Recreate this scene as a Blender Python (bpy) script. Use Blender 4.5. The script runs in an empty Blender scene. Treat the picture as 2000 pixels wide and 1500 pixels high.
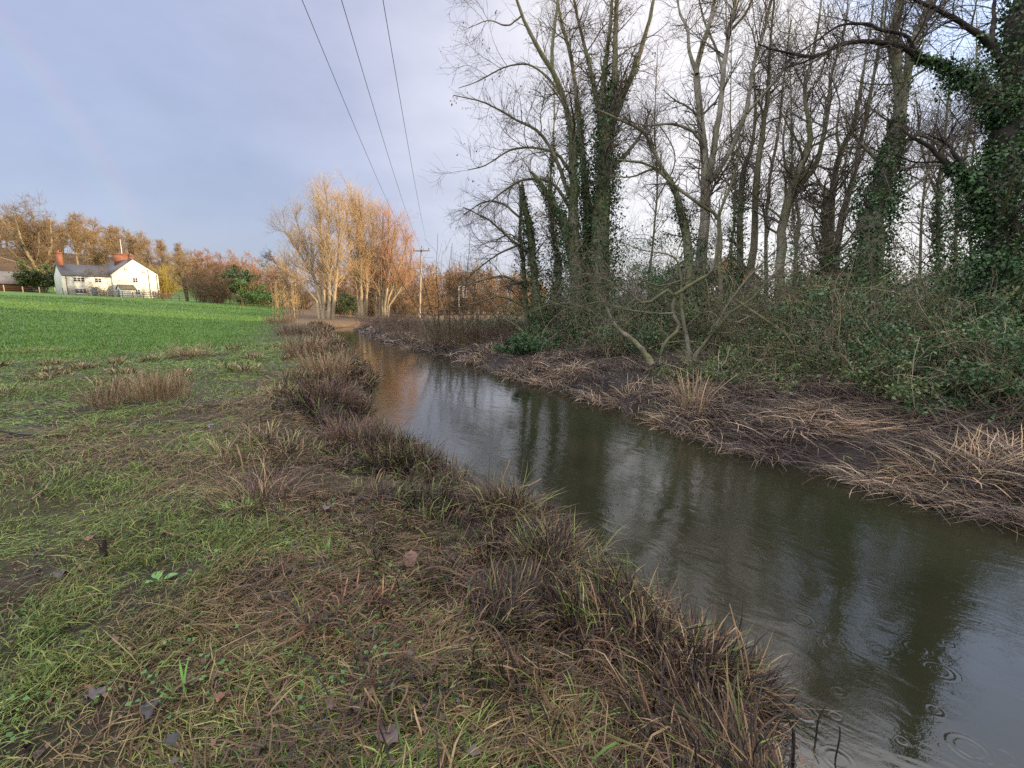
import bpy, math, numpy as np
from mathutils import Vector
scene = bpy.context.scene
COL = scene.collection

# ------------------------------------------------------------------ camera
F = 916.0                      # focal length in pixels of the 2000 x 1500 photograph
EYE = 1.6
PITCH = math.atan(150 / F)
cam = bpy.data.cameras.new("camera")
cam.sensor_width = 36.0
cam.lens = 36.0 * F / 2000
cam.clip_start, cam.clip_end = 0.05, 6000
cam_o = bpy.data.objects.new("camera", cam)
cam_o.location = (0, 0, EYE)
cam_o.rotation_euler = (math.pi / 2 - PITCH, 0, 0)
COL.objects.link(cam_o)
scene.camera = cam_o

# ------------------------------------------------------------------ sun and sky
SUN_AZ, SUN_EL = math.radians(102), math.radians(5.5)
SUND = Vector((math.sin(SUN_AZ) * math.cos(SUN_EL), math.cos(SUN_AZ) * math.cos(SUN_EL), math.sin(SUN_EL)))
sun = bpy.data.lights.new("sun", 'SUN')
sun.energy, sun.angle, sun.color = 5.0, math.radians(0.6), (1.0, 0.74, 0.45)
sun_o = bpy.data.objects.new("sun", sun)
sun_o.rotation_euler = (-SUND).to_track_quat('-Z', 'Y').to_euler()
sun_o.location = (60, -10, 60)
COL.objects.link(sun_o)
scene.view_settings.view_transform = 'Standard'
scene.view_settings.look = 'None'
scene.view_settings.gamma = 1
scene.view_settings.exposure = 0.40
scene.cycles.use_denoising = False
scene.cycles.max_bounces = 5
scene.cycles.diffuse_bounces = 3
scene.cycles.glossy_bounces = 3
scene.cycles.transparent_max_bounces = 6

class NT:
    """small helper round a node tree"""
    def __init__(s, tree):
        s.t = tree; s.n = tree.nodes; s.l = tree.links
    def new(s, typ, **kw):
        nd = s.n.new(typ)
        for k, v in kw.items():
            if k.startswith('i_'):
                key = k[2:]
                key = int(key) if key.isdigit() else key.replace('_', ' ')
                if isinstance(v, bpy.types.NodeSocket): s.l.new(v, nd.inputs[key])
                else: nd.inputs[key].default_value = v
            else: setattr(nd, k, v)
        return nd
    def math(s, op, a, b=None, clamp=False):
        nd = s.n.new('ShaderNodeMath'); nd.operation = op; nd.use_clamp = clamp
        for i, v in enumerate((a, b)):
            if v is None: continue
            if isinstance(v, bpy.types.NodeSocket): s.l.new(v, nd.inputs[i])
            else: nd.inputs[i].default_value = v
        return nd.outputs[0]
    def vmath(s, op, a, b=None):
        nd = s.n.new('ShaderNodeVectorMath'); nd.operation = op
        for i, v in enumerate((a, b)):
            if v is None: continue
            if isinstance(v, bpy.types.NodeSocket): s.l.new(v, nd.inputs[i])
            else: nd.inputs[i].default_value = v
        return nd.outputs['Value'] if op in ('DOT_PRODUCT', 'LENGTH', 'DISTANCE') else nd.outputs[0]
    def mix(s, f, a, b, mode='MIX'):
        nd = s.n.new('ShaderNodeMix'); nd.data_type = 'RGBA'; nd.blend_type = mode
        for k, v in ((0, f), (6, a), (7, b)):
            if isinstance(v, bpy.types.NodeSocket): s.l.new(v, nd.inputs[k])
            else: nd.inputs[k].default_value = v if k == 0 else (*v[:3], 1)
        return nd.outputs[2]
    def ramp(s, f, stops, interp='LINEAR'):
        nd = s.n.new('ShaderNodeValToRGB'); cr = nd.color_ramp; cr.interpolation = interp
        while len(cr.elements) < len(stops): cr.elements.new(0.5)
        for e, (p, c) in zip(cr.elements, stops):
            e.position = p; e.color = (*c, 1) if len(c) == 3 else c
        s.l.new(f, nd.inputs[0])
        return nd.outputs[0]

def smooth_node(nt, x, a, b):
    nd = nt.n.new('ShaderNodeMapRange'); nd.interpolation_type = 'SMOOTHSTEP'
    nt.l.new(x, nd.inputs[0]); nd.inputs[1].default_value = a; nd.inputs[2].default_value = b
    return nd.outputs[0]

world = bpy.data.worlds.new("World"); scene.world = world
world.use_nodes = True
w = NT(world.node_tree); w.n.clear()
gen = w.new('ShaderNodeTexCoord').outputs['Generated']
wdir = w.vmath('NORMALIZE', gen)
sky = w.new('ShaderNodeTexSky', sky_type='NISHITA', sun_disc=False)
sky.sun_elevation, sky.sun_rotation = SUN_EL, SUN_AZ
sky.air_density, sky.dust_density = 1.0, 1.0
def dvec(az, el):
    a, e = math.radians(az), math.radians(el)
    return (math.sin(a) * math.cos(e), math.cos(a) * math.cos(e), math.sin(e))
d1 = w.vmath('DOT_PRODUCT', wdir, dvec(26, 26))
nz = w.new('ShaderNodeTexNoise', i_Vector=w.vmath('MULTIPLY', wdir, (2.2, 2.2, 4.5)), i_Scale=1.6, i_Detail=5.0, i_Roughness=0.55)
wob = w.math('MULTIPLY', w.math('SUBTRACT', nz.outputs[0], 0.5), 0.10)
d1w = w.math('ADD', d1, wob)
SK = 0.77
cloud = w.ramp(w.math('MULTIPLY', w.math('ADD', d1w, 1.0), 0.5), [(p, tuple(SK * q for q in c)) for p, c in (
    (0.00, (1.9, 1.85, 1.95)), (0.50, (0.95, 0.97, 1.12)), (0.66, (0.345, 0.378, 0.575)), (0.80, (0.365, 0.400, 0.590)),  # leading stops: unseen sky behind the camera, brightened to light the ground
    (0.88, (0.45, 0.47, 0.64)), (0.935, (0.64, 0.64, 0.77)), (0.975, (0.86, 0.83, 0.88)), (1.0, (1.02, 0.97, 0.98)))])
nzb = w.new('ShaderNodeTexNoise', i_Vector=w.vmath('MULTIPLY', wdir, (1.5, 1.5, 3.2)), i_Scale=2.6, i_Detail=6.0, i_Roughness=0.6)
cloud = w.mix(0.5, cloud, w.ramp(nzb.outputs[0], [(0.32, (0.80, 0.82, 0.86)), (0.68, (1.16, 1.14, 1.12))]), 'MULTIPLY')
zen = smooth_node(w, w.new('ShaderNodeSeparateXYZ', i_0=wdir).outputs[2], 0.52, 0.86)   # overhead sky out of view, brightened to lift the light on the ground
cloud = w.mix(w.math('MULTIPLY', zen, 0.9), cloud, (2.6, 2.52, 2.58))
low = w.math('MULTIPLY', smooth_node(w, w.math('MULTIPLY', w.new('ShaderNodeSeparateXYZ', i_0=wdir).outputs[2], -1.0), -0.42, -0.02), smooth_node(w, w.math('MULTIPLY', d1w, -1.0), -0.88, -0.62))
cloud = w.mix(low, cloud, (0.84, 0.87, 0.93), 'MULTIPLY')
sg = w.math('MAXIMUM', w.vmath('DOT_PRODUCT', wdir, tuple(SUND)), 0.0)
cloud = w.mix(w.math('MULTIPLY', w.math('POWER', sg, 5.0), 0.8), cloud, (1.5, 1.12, 0.80))
blue = smooth_node(w, w.math('ADD', w.vmath('DOT_PRODUCT', wdir, dvec(47, 25)), w.math('MULTIPLY', wob, 0.7)), 0.965, 0.999)
gap = w.mix(0.5, (0.50, 0.62, 0.98), sky.outputs[0])
skyc = w.mix(0.12, (0.45, 0.58, 0.95), sky.outputs[0])
cloud = w.mix(w.math('MULTIPLY', blue, 0.75), cloud, skyc)
# the faint right leg of a rainbow, 40-42.5 degrees from the antisolar point
ra = w.math('ARCCOSINE', w.vmath('DOT_PRODUCT', wdir, tuple(-SUND)))
ra = w.math('MULTIPLY', ra, 180 / math.pi)
rb = w.ramp(w.math('DIVIDE', w.math('SUBTRACT', ra, 39.3), 4.2, True), [
    (0.0, (0.0, 0.0, 0.0)), (0.22, (0.02, 0.0, 0.05)), (0.42, (0.0, 0.03, 0.03)), (0.6, (0.05, 0.045, 0.0)), (0.8, (0.07, 0.01, 0.0)), (1.0, (0, 0, 0))])
cloud = w.mix(0.36, cloud, rb, 'ADD')
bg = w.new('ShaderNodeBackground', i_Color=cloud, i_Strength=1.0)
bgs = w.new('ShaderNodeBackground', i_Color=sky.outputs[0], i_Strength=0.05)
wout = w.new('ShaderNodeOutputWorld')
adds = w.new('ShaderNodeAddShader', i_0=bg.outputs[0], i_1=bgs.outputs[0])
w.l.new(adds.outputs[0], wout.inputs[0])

# ------------------------------------------------------------------ geometry helpers
rng = np.random.default_rng(11)
cP, sP = math.cos(PITCH), math.sin(PITCH)
def px(u, v, t):
    """world point seen at photograph pixel (u, v) at the depth t metres in front of the camera"""
    u, v, t = np.asarray(u, float), np.asarray(v, float), np.asarray(t, float)
    xi, yi = (u - 1000) / F, (750 - v) / F
    return np.stack([xi * t, (cP + yi * sP) * t, EYE + (-sP + yi * cP) * t], -1)
def px_at_z(u, v, z):
    yi = (750 - v) / F
    t = (z - EYE) / (-sP + yi * cP)
    return px(u, v, t)

def _hash(ix, iy, seed):
    n = (ix.astype(np.int64) * 374761393 + iy.astype(np.int64) * 668265263 + seed * 974711) & 0x7fffffff
    n = ((n ^ (n >> 13)) * 1274126177) & 0x7fffffff
    n = (n ^ (n >> 16)) & 0xffff
    return n / 65535.0
def vnoise(x, y, seed=0):
    ix, iy = np.floor(x), np.floor(y)
    fx, fy = x - ix, y - iy
    fx, fy = fx * fx * (3 - 2 * fx), fy * fy * (3 - 2 * fy)
    a, b = _hash(ix, iy, seed), _hash(ix + 1, iy, seed)
    c, d = _hash(ix, iy + 1, seed), _hash(ix + 1, iy + 1, seed)
    return (a * (1 - fx) + b * fx) * (1 - fy) + (c * (1 - fx) + d * fx) * fy
def fbm(x, y, seed=0, octaves=4):
    s, a, n = 0, 1.0, 0
    for i in range(octaves):
        s = s + a * vnoise(x * 2 ** i, y * 2 ** i, seed + i * 17); n += a; a *= 0.5
    return s / n
def sst(a, b, x):
    t = np.clip((x - a) / (b - a), 0, 1)
    return t * t * (3 - 2 * t)
def norm(v):
    return v / np.maximum(np.linalg.norm(v, axis=-1, keepdims=True), 1e-9)

class Buf:
    """collects vertices, faces and a colour per vertex for ONE mesh object"""
    def __init__(s):
        s.v, s.c, s.f, s.n = [], [], {3: [], 4: []}, 0
        s.m = {3: [], 4: []}
    def add(s, verts, faces, cols, mi=0):
        verts = np.asarray(verts, float).reshape(-1, 3)
        cols = np.asarray(cols, float)
        if cols.ndim == 1: cols = np.broadcast_to(cols, (len(verts), 3))
        s.v.append(verts); s.c.append(cols)
        for f in (faces if isinstance(faces, list) else [faces]):
            f = np.asarray(f)
            if len(f):
                s.f[f.shape[1]].append(f + s.n); s.m[f.shape[1]].append(np.full(len(f), mi))
        s.n += len(verts)
    def box(s, c, size, col, rot=None):
        x, y, z = np.array(size) / 2
        v = np.array([(i, j, k) for i in (-x, x) for j in (-y, y) for k in (-z, z)])
        if rot is not None: v = v @ np.asarray(rot).T
        s.add(v + np.asarray(c), np.array([(0, 1, 3, 2), (4, 6, 7, 5), (0, 4, 5, 1), (2, 3, 7, 6), (0, 2, 6, 4), (1, 5, 7, 3)]), col)
    def build(s, name, mats, parent=None, smooth=False, loc=None):
        me = bpy.data.meshes.new(name)
        base = np.array(abs_loc(parent)) if parent is not None else (np.asarray(loc, float) if loc is not None else np.zeros(3))
        V = np.concatenate(s.v) - base
        C = np.concatenate(s.c)
        me.vertices.add(len(V)); me.vertices.foreach_set('co', V.astype(np.float32).ravel())
        F3 = np.concatenate(s.f[3]) if s.f[3] else np.zeros((0, 3), int)
        F4 = np.concatenate(s.f[4]) if s.f[4] else np.zeros((0, 4), int)
        nl = F3.size + F4.size
        me.loops.add(nl)
        me.loops.foreach_set('vertex_index', np.concatenate([F3.ravel(), F4.ravel()]).astype(np.int32))
        me.polygons.add(len(F3) + len(F4))
        st = np.concatenate([np.arange(len(F3)) * 3, F3.size + np.arange(len(F4)) * 4])
        me.polygons.foreach_set('loop_start', st.astype(np.int32))
        if smooth: me.polygons.foreach_set('use_smooth', np.ones(len(st), bool))
        me.update(calc_edges=True)
        at = me.attributes.new('Col', 'FLOAT_COLOR', 'POINT')
        at.data.foreach_set('color', np.concatenate([C, np.ones((len(C), 1))], 1).astype(np.float32).ravel())
        if not isinstance(mats, (list, tuple)): mats = [mats]
        for m in mats: me.materials.append(m)
        o = bpy.data.objects.new(name, me); COL.objects.link(o)
        if parent is not None: o.parent = parent
        elif loc is not None: o.location = loc
        return o
def abs_loc(o):
    l = Vector(o.location)
    while o.parent is not None:
        o = o.parent; l = l + Vector(o.location)
    return l
def empty(name, loc):
    o = bpy.data.objects.new(name, None); o.location = [float(a) for a in loc]
    o.empty_display_size = 0.2
    COL.objects.link(o); return o
def tag(o, label=None, cat=None, group=None, kind=None):
    for k, v in (('label', label), ('category', cat), ('group', group), ('kind', kind)):
        if v: o[k] = v
    return o
def copy_tree(o, parent=None):
    c = o.copy(); COL.objects.link(c)
    if parent is not None: c.parent = parent
    for ch in [x for x in bpy.data.objects if x.parent == o]: copy_tree(ch, c)
    return c

# ---- curves and tubes
def resample(P, R, K):
    """smooth a control polyline (Catmull-Rom) to K points"""
    P, R = np.asarray(P, float), np.asarray(R, float)
    Q = np.concatenate([2 * P[:1] - P[1:2], P, 2 * P[-1:] - P[-2:-1]])
    d = np.r_[0, np.cumsum(np.linalg.norm(np.diff(P, axis=0), axis=1))]
    s = np.linspace(0, d[-1], K)
    i = np.clip(np.searchsorted(d, s, side='right') - 1, 0, len(P) - 2)
    t = ((s - d[i]) / np.maximum(d[i + 1] - d[i], 1e-9))[:, None]
    p0, p1, p2, p3 = Q[i], Q[i + 1], Q[i + 2], Q[i + 3]
    o = 0.5 * (2 * p1 + (p2 - p0) * t + (2 * p0 - 5 * p1 + 4 * p2 - p3) * t ** 2 + (3 * p1 - p0 - 3 * p2 + p3) * t ** 3)
    return o, np.interp(s, d, R)
def tubes(buf, P, R, sides, col, mi=0, bumps=0.0):
    """P (N,K,3), R (N,K): N tubes into buf; col (3,) or (N,3) or (N,K,3)"""
    P = np.asarray(P, float); R = np.asarray(R, float)
    if P.ndim == 2: P, R = P[None], R[None]
    N, K, _ = P.shape
    if N == 0: return
    T = norm(np.gradient(P, axis=1))
    ref = np.cross(norm(P[:, -1] - P[:, 0] + 1e-6), rng.normal(size=(N, 3)))
    ref = norm(ref)[:, None, :]
    A = norm(ref - T * np.sum(ref * T, -1, keepdims=True))
    B = np.cross(T, A)
    th = np.arange(sides) * 2 * math.pi / sides
    rr = R[:, :, None]
    if bumps: rr = rr * (1 + bumps * rng.normal(size=(N, K, sides)))
    else: rr = np.broadcast_to(rr, (N, K, sides))
    V = P[:, :, None, :] + rr[..., None] * (A[:, :, None, :] * np.cos(th)[:, None] + B[:, :, None, :] * np.sin(th)[:, None])
    idx = np.arange(N * K * sides).reshape(N, K, sides)
    a = idx[:, :-1, :]; b = np.roll(a, -1, 2); d = idx[:, 1:, :]; c = np.roll(d, -1, 2)
    fc = np.stack([a, b, c, d], -1).reshape(-1, 4)
    col = np.asarray(col, float)
    if col.ndim == 1: cc = np.broadcast_to(col, (N * K * sides, 3))
    elif col.ndim == 2: cc = np.repeat(col, K * sides, 0)
    else: cc = np.repeat(col.reshape(-1, 3), sides, 0)
    buf.add(V.reshape(-1, 3), fc, cc, mi)
def interp_along(P, R, i, s):
    K = P.shape[1]
    f = np.clip(s, 0, 0.9999) * (K - 1); k = f.astype(int); t = (f - k)[:, None]
    p = P[i, k] * (1 - t) + P[i, k + 1] * t
    r = R[i, k] * (1 - t[:, 0]) + R[i, k + 1] * t[:, 0]
    return p, norm(P[i, k + 1] - P[i, k]), r
def grow(P, R, n, s0=0.2, s1=1.0, ang=(30, 65), length=(0.5, 1.2), K=6, wander=0.15, up=0.05, rfac=0.55, rmin=0.004, taper=0.55, bias=None, bw=0.0, rmax=None):
    """n side branches on the curves P (N,K,3)"""
    N = P.shape[0]
    Ls = np.linalg.norm(np.diff(P, axis=1), axis=2).sum(1)
    i = rng.choice(N, n, p=Ls / Ls.sum())
    s = s0 + (s1 - s0) * rng.random(n)
    p, T, r = interp_along(P, R, i, s)
    N1 = norm(np.cross(T, rng.normal(size=(n, 3))))
    a = np.radians(rng.uniform(ang[0], ang[1], n))[:, None]
    d = norm(T * np.cos(a) + N1 * np.sin(a))
    if bias is not None: d = norm(d + bw * np.asarray(bias))
    L = rng.uniform(length[0], length[1], n) * (1.1 - 0.6 * s)
    st = (L / (K - 1))[:, None]
    out = np.empty((n, K, 3)); out[:, 0] = p
    drift = rng.normal(size=(n, 3)) * wander * 0.5
    for k in range(1, K):
        d = norm(d + wander * rng.normal(size=(n, 3)) + drift + np.array([0, 0, up]))
        p = p + d * st; out[:, k] = p
    r0 = np.maximum(np.minimum(r * rfac, L * 0.022), rmin)
    if rmax: r0 = np.minimum(r0, rmax)
    r1 = np.maximum(r0 * (1 - taper), rmin * 0.7)
    Rr = r0[:, None] + (r1 - r0)[:, None] * np.linspace(0, 1, K)[None]
    return out, Rr
def leaves(buf, pos, size, cols, nrm=None, nb=0.0, aspect=0.6, droop=0.0, mi=0, fold=0.15):
    """kite-shaped leaf per position"""
    n = len(pos)
    if n == 0: return
    d = rng.normal(size=(n, 3)); 
    d[:, 2] -= droop
    d = norm(d)
    q = rng.normal(size=(n, 3))
    if nrm is not None: q = q * (1 - nb) + nrm * nb * 2.0
    side = norm(np.cross(d, q))
    up = np.cross(side, d)
    L = (size * rng.uniform(0.6, 1.25, n))[:, None]
    W = L * aspect * 0.5
    V = np.stack([pos, pos + d * L * 0.45 + side * W + up * L * fold, pos + d * L, pos + d * L * 0.45 - side * W + up * L * fold], 1)
    buf.add(V.reshape(-1, 3), np.arange(n * 4).reshape(n, 4), np.repeat(cols, 4, 0), mi)
def blades(buf, base, yaw, e0, e1, L, W, cols, K=4, curl=0.0):
    """grass blades: base (N,3); start/end elevation angles; length; width"""
    n = len(base)
    if n == 0: return
    s = np.linspace(0, 1, K - 1)
    p = base.copy(); pts = [p]
    yk = yaw.copy()
    for k in range(K - 1):
        e = e0 + (e1 - e0) * s[k]
        d = np.stack([np.cos(yk) * np.cos(e), np.sin(yk) * np.cos(e), np.sin(e)], -1)
        p = p + d * (L / (K - 1))[:, None]; pts.append(p)
        yk = yk + curl * rng.normal(size=n)
    side = np.stack([-np.sin(yaw), np.cos(yaw), rng.normal(size=n) * 0.35], -1)
    V = []
    for k in range(K - 1):
        wd = (W * (0.75 + 0.25 * math.sin(math.pi * (k + 0.5) / (K - 1)) if k else W * 0.7))[:, None]
        V += [pts[k] - side * wd * 0.5, pts[k] + side * wd * 0.5]
    V.append(pts[-1])
    V = np.stack(V, 1); m = V.shape[1]
    b = (np.arange(n) * m)[:, None]
    fq = [b + np.array([2 * k, 2 * k + 1, 2 * k + 3, 2 * k + 2]) for k in range(K - 2)]
    ft = b + np.array([2 * (K - 2), 2 * (K - 2) + 1, m - 1])
    buf.add(V.reshape(-1, 3), [np.concatenate(fq), ft] if fq else [ft], np.repeat(cols, m, 0))
def pick(pal, n, p=None):
    pal = np.asarray(pal, float)
    c = pal[rng.choice(len(pal), n, p=p)]
    return c * rng.uniform(0.75, 1.25, (n, 1)) * rng.uniform(0.93, 1.07, (n, 3))

# ------------------------------------------------------------------ materials
def attr_mat(name, rough=0.75, nscale=9.0, namp=0.35, trans=0.0, spec=0.35, bump=0.0, bscale=30.0, coat=0.0):
    m = bpy.data.materials.new(name); m.use_nodes = True
    t = NT(m.node_tree); t.n.clear()
    at = t.new('ShaderNodeAttribute', attribute_name='Col')
    co = t.new('ShaderNodeTexCoord').outputs['Object']
    nzz = t.new('ShaderNodeTexNoise', i_Vector=co, i_Scale=nscale, i_Detail=4.0)
    f = t.math('ADD', t.math('MULTIPLY', t.math('SUBTRACT', nzz.outputs[0], 0.5), namp * 4), 1.0)
    c = t.vmath('SCALE', at.outputs['Color']); c_node = c.node; t.l.new(f, c_node.inputs['Scale'])
    b = t.new('ShaderNodeBsdfPrincipled', i_Base_Color=c, i_Roughness=rough)
    b.inputs['Specular IOR Level'].default_value = spec
    if coat: b.inputs['Coat Weight'].default_value = coat; b.inputs['Coat Roughness'].default_value = 0.15
    if bump:
        n2 = t.new('ShaderNodeTexNoise', i_Vector=co, i_Scale=bscale, i_Detail=5.0)
        bp = t.new('ShaderNodeBump', i_Height=n2.outputs[0], i_Strength=bump, i_Distance=0.03)
        t.l.new(bp.outputs[0], b.inputs['Normal'])
    out = t.new('ShaderNodeOutputMaterial')
    if trans:
        tr = t.new('ShaderNodeBsdfTranslucent', i_Color=c)
        mx = t.new('ShaderNodeMixShader', i_0=trans, i_1=b.outputs[0], i_2=tr.outputs[0])
        t.l.new(mx.outputs[0], out.inputs[0])
    else: t.l.new(b.outputs[0], out.inputs[0])
    return m
M_bark = attr_mat('bark', 0.85, 6.0, 0.35, bump=0.6, bscale=18, spec=0.2)
M_twig = attr_mat('twig_bark', 0.8, 3.0, 0.2, spec=0.25)
M_ivy = attr_mat('ivy_leaf', 0.42, 2.0, 0.35, trans=0.15, spec=0.45)
M_leaf = attr_mat('evergreen_leaf', 0.45, 1.5, 0.35, trans=0.15, spec=0.4)
M_grass = attr_mat('grass_blade', 0.55, 1.2, 0.2, trans=0.25, spec=0.25)
M_dead = attr_mat('dead_stem', 0.6, 5.0, 0.3, trans=0.05, spec=0.22)
M_litter = attr_mat('leaf_litter', 0.5, 20.0, 0.3, trans=0.05, spec=0.4)
M_wood = attr_mat('weathered_wood', 0.8, 8.0, 0.3, bump=0.4, bscale=25)
M_paint = attr_mat('painted_wall', 0.8, 1.2, 0.10, bump=0.15, bscale=12, spec=0.25)
M_metal = attr_mat('painted_metal', 0.5, 3.0, 0.12)
M_glass = attr_mat('window_glass', 0.08, 1.0, 0.2, spec=0.6)

def tile_mat(name, scale, rough=0.7, bw=0.5, rh=0.25, mortar=0.02, amp=0.5):
    m = bpy.data.materials.new(name); m.use_nodes = True
    t = NT(m.node_tree); t.n.clear()
    at = t.new('ShaderNodeAttribute', attribute_name='Col')
    co = t.new('ShaderNodeTexCoord').outputs['Object']
    s = t.new('ShaderNodeSeparateXYZ', i_0=co)
    uv = t.new('ShaderNodeCombineXYZ', i_0=t.math('ADD', s.outputs[0], s.outputs[1]), i_1=s.outputs[2])
    br = t.new('ShaderNodeTexBrick', i_Vector=uv.outputs[0], i_Scale=scale, i_Color1=(1.2, 1.2, 1.2, 1), i_Color2=(0.75, 0.75, 0.75, 1), i_Mortar=(0.55, 0.55, 0.55, 1))
    br.inputs['Mortar Size'].default_value = mortar; br.inputs['Brick Width'].default_value = bw; br.inputs['Row Height'].default_value = rh
    nzz = t.new('ShaderNodeTexNoise', i_Vector=co, i_Scale=1.5, i_Detail=5.0)
    c = t.mix(1.0, at.outputs['Color'], br.outputs[0], 'MULTIPLY')
    c = t.mix(amp, c, t.ramp(nzz.outputs[0], [(0.3, (0.55, 0.55, 0.5)), (0.7, (1.3, 1.25, 1.2))]), 'MULTIPLY')
    b = t.new('ShaderNodeBsdfPrincipled', i_Base_Color=c, i_Roughness=rough)
    t.l.new(b.outputs[0], t.new('ShaderNodeOutputMaterial').inputs[0])
    return m
M_slate = tile_mat('roof_slate', 2.2, 0.55)
M_brick = tile_mat('red_brick', 4.5, 0.85, 0.5, 0.17, 0.03)

# ------------------------------------------------------------------ the lie of the land
WATER = -0.45
def water_px(pts): return np.array([px_at_z(u, v, WATER)[:2] for u, v in pts])
LE = water_px([(1450, 1500), (1445, 1380), (1400, 1310), (1290, 1225), (1170, 1130), (1085, 1062), (1040, 1000), (890, 955), (850, 925), (832, 890), (735, 862), (705, 825), (708, 770), (722, 742), (685, 705), (655, 668), (642, 650), (634, 643)])
RE = water_px([(2000, 1035), (1850, 997), (1700, 952), (1600, 925), (1500, 905), (1400, 872), (1300, 840), (1200, 801), (1100, 766), (1000, 741), (900, 706), (850, 691), (780, 674), (720, 656), (694, 644)])
LE = np.concatenate([[[9.0, -9.0], [4.2, -3.0], [2.3, 0.0]], LE, [[-17.5, 46.0], [-17.0, 50.0], [-12, 55], [0, 60], [60, 76], [220, 112]]])
RE = np.concatenate([[[16.0, -9.0], [10.4, -2.0], [7.2, 1.5]], RE, [[-14.5, 49.5], [-9, 52.0], [0, 55], [60, 70], [220, 106]]])
def chan(P, y): return np.interp(y, P[:, 1], P[:, 0])
def polydist(x, y, P):
    best = np.full(x.shape, 1e9)
    for a, b in zip(P[:-1], P[1:]):
        d = b - a; L2 = d @ d
        t = np.clip(((x - a[0]) * d[0] + (y - a[1]) * d[1]) / L2, 0, 1)
        best = np.minimum(best, (x - a[0] - t * d[0]) ** 2 + (y - a[1] - t * d[1]) ** 2)
    return np.sqrt(best)
def side(x, y):
    """signed distances to the left and right waterlines: positive on land"""
    yc = np.clip(y, -9, 106)
    xl, xr = chan(LE, yc), chan(RE, yc)
    dl, dr = polydist(x, y, LE), polydist(x, y, RE)
    dl = np.where(x < xl, dl, -dl); dr = np.where(x > xr, dr, -dr)
    return dl, dr
HAZ = [(-180, 2), (-90, 16), (-60, 15), (-47, 13.0), (-42, 13.0), (-38, 13.0), (-33, 11.0), (-28, 4.5), (-20, 1.5), (-10, 1.0), (20, 0.6), (60, 1), (180, 2)]
def height(x, y):
    x, y = np.asarray(x, float), np.asarray(y, float)
    dl, dr = side(x, y)
    wob = (fbm(x * 2.3, y * 2.3, 3, 3) - 0.5)
    d = dl + wob * 0.30 * sst(0, 0.5, np.abs(dl) + 0.2)
    hum = (fbm(x * 1.1, y * 1.1, 5, 4) - 0.5)
    hl = -0.58 + 0.34 * sst(-0.15, 0.35, d) + 0.22 * sst(0.3, 1.6, d) + hum * 0.16 * sst(0.1, 0.8, d) * (1 - 0.7 * sst(12, 30, np.hypot(x, y)))
    ramp = 0.050 * np.log1p(np.exp((-x - 22) / 5.0)) * 5.0
    hl = hl + ramp * sst(4, 30, y + 10) + 0.7 * sst(45, 95, y) * sst(-15, -40, x)
    d = dr + wob * 0.25
    hr = -0.62 + 0.50 * sst(-0.1, 0.9, d) + 0.42 * sst(0.7, 4.2, d) + 0.25 * sst(5, 20, d) + hum * 0.34 * sst(0.2, 1.5, d) * (1 - sst(30, 50, np.hypot(x, y)) * 0.6)
    inside = (dl < 0) & (dr < 0)
    hb = -0.62 - 0.5 * sst(0.0, 0.8, np.minimum(-dl, -dr))
    h = np.where(inside, hb, np.where(dl >= 0, hl, hr))
    r = np.hypot(x, y); az = np.degrees(np.arctan2(x, y))
    hz = np.interp(az, *zip(*HAZ))
    h = h + hz * sst(148, 235, r) + 8 * sst(260, 900, r)
    # unseen ridge added on the right, shaped to keep the low sun off the river
    h = h + 20.5 * np.exp(-((x - 118) / 36.0) ** 2) * sst(21, 9, y) * sst(40, 62, x) * (1 + 0.10 * (fbm(x / 14, y / 14, 9) - 0.5))
    return h

# terrain sheet, fine near the camera, out to the horizon
NG = 760
s = np.linspace(-1, 1, NG)
gx = 1.25 * np.sinh(8.0 * s); gy = 5.0 + 1.25 * np.sinh(8.0 * s)
X, Y = np.meshgrid(gx, gy)
Z = height(X, Y)
DL, DR = side(X, Y)
inR = (DR >= 0) & (DL < 0)
R0 = np.hypot(X, Y)
# what covers the ground: meadow green, rough grass, bare mud
pat = fbm(X * 0.9, Y * 0.9, 21, 4)
green = np.array([0.085, 0.170, 0.036]); rough = np.array([0.062, 0.054, 0.028]); mud = np.array([0.046, 0.036, 0.027]); bank = np.array([0.038, 0.030, 0.030])
C = np.empty(X.shape + (3,))
field = sst(18, 27, R0 + 6 * (fbm(X * .25, Y * .25, 31) - .5) * 1.5) * sst(1.5, 6, DL - 0.05 * np.maximum(Y - 10, 0)) * (DL > 0)
mm = sst(0.38, 0.62, pat)[..., None]
C[:] = rough * mm + mud * (1 - mm)
edge = sst(1.6, 0.2, DL)[..., None] * (DL > 0)[..., None]
C = C * (1 - edge) + mud * 0.8 * edge
C = C * (1 - field[..., None]) + green * field[..., None]
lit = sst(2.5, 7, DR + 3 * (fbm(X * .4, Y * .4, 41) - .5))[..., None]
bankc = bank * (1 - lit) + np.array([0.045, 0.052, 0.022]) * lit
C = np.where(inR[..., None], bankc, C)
C = np.where(((DL < 0) & (DR < 0))[..., None], np.array([0.05, 0.042, 0.028]), C)
far = (R0 > 118) & (X > -40)
C = np.where(far[..., None], np.array([0.09, 0.065, 0.03]), C)
scrub = ((DL > 0) & (np.degrees(np.arctan2(X, Y)) > -26) & (R0 > 42)) [..., None] * sst(42, 48, R0)[..., None]
C = C * (1 - scrub) + np.array([0.15, 0.10, 0.055]) * scrub
wood = (sst(172, 184, R0) * (np.degrees(np.arctan2(X, Y)) < -20))[..., None]
C = C * (1 - wood) + np.array([0.10, 0.06, 0.028]) * wood
tb = Buf()
ii = np.arange(NG * NG).reshape(NG, NG)
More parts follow.
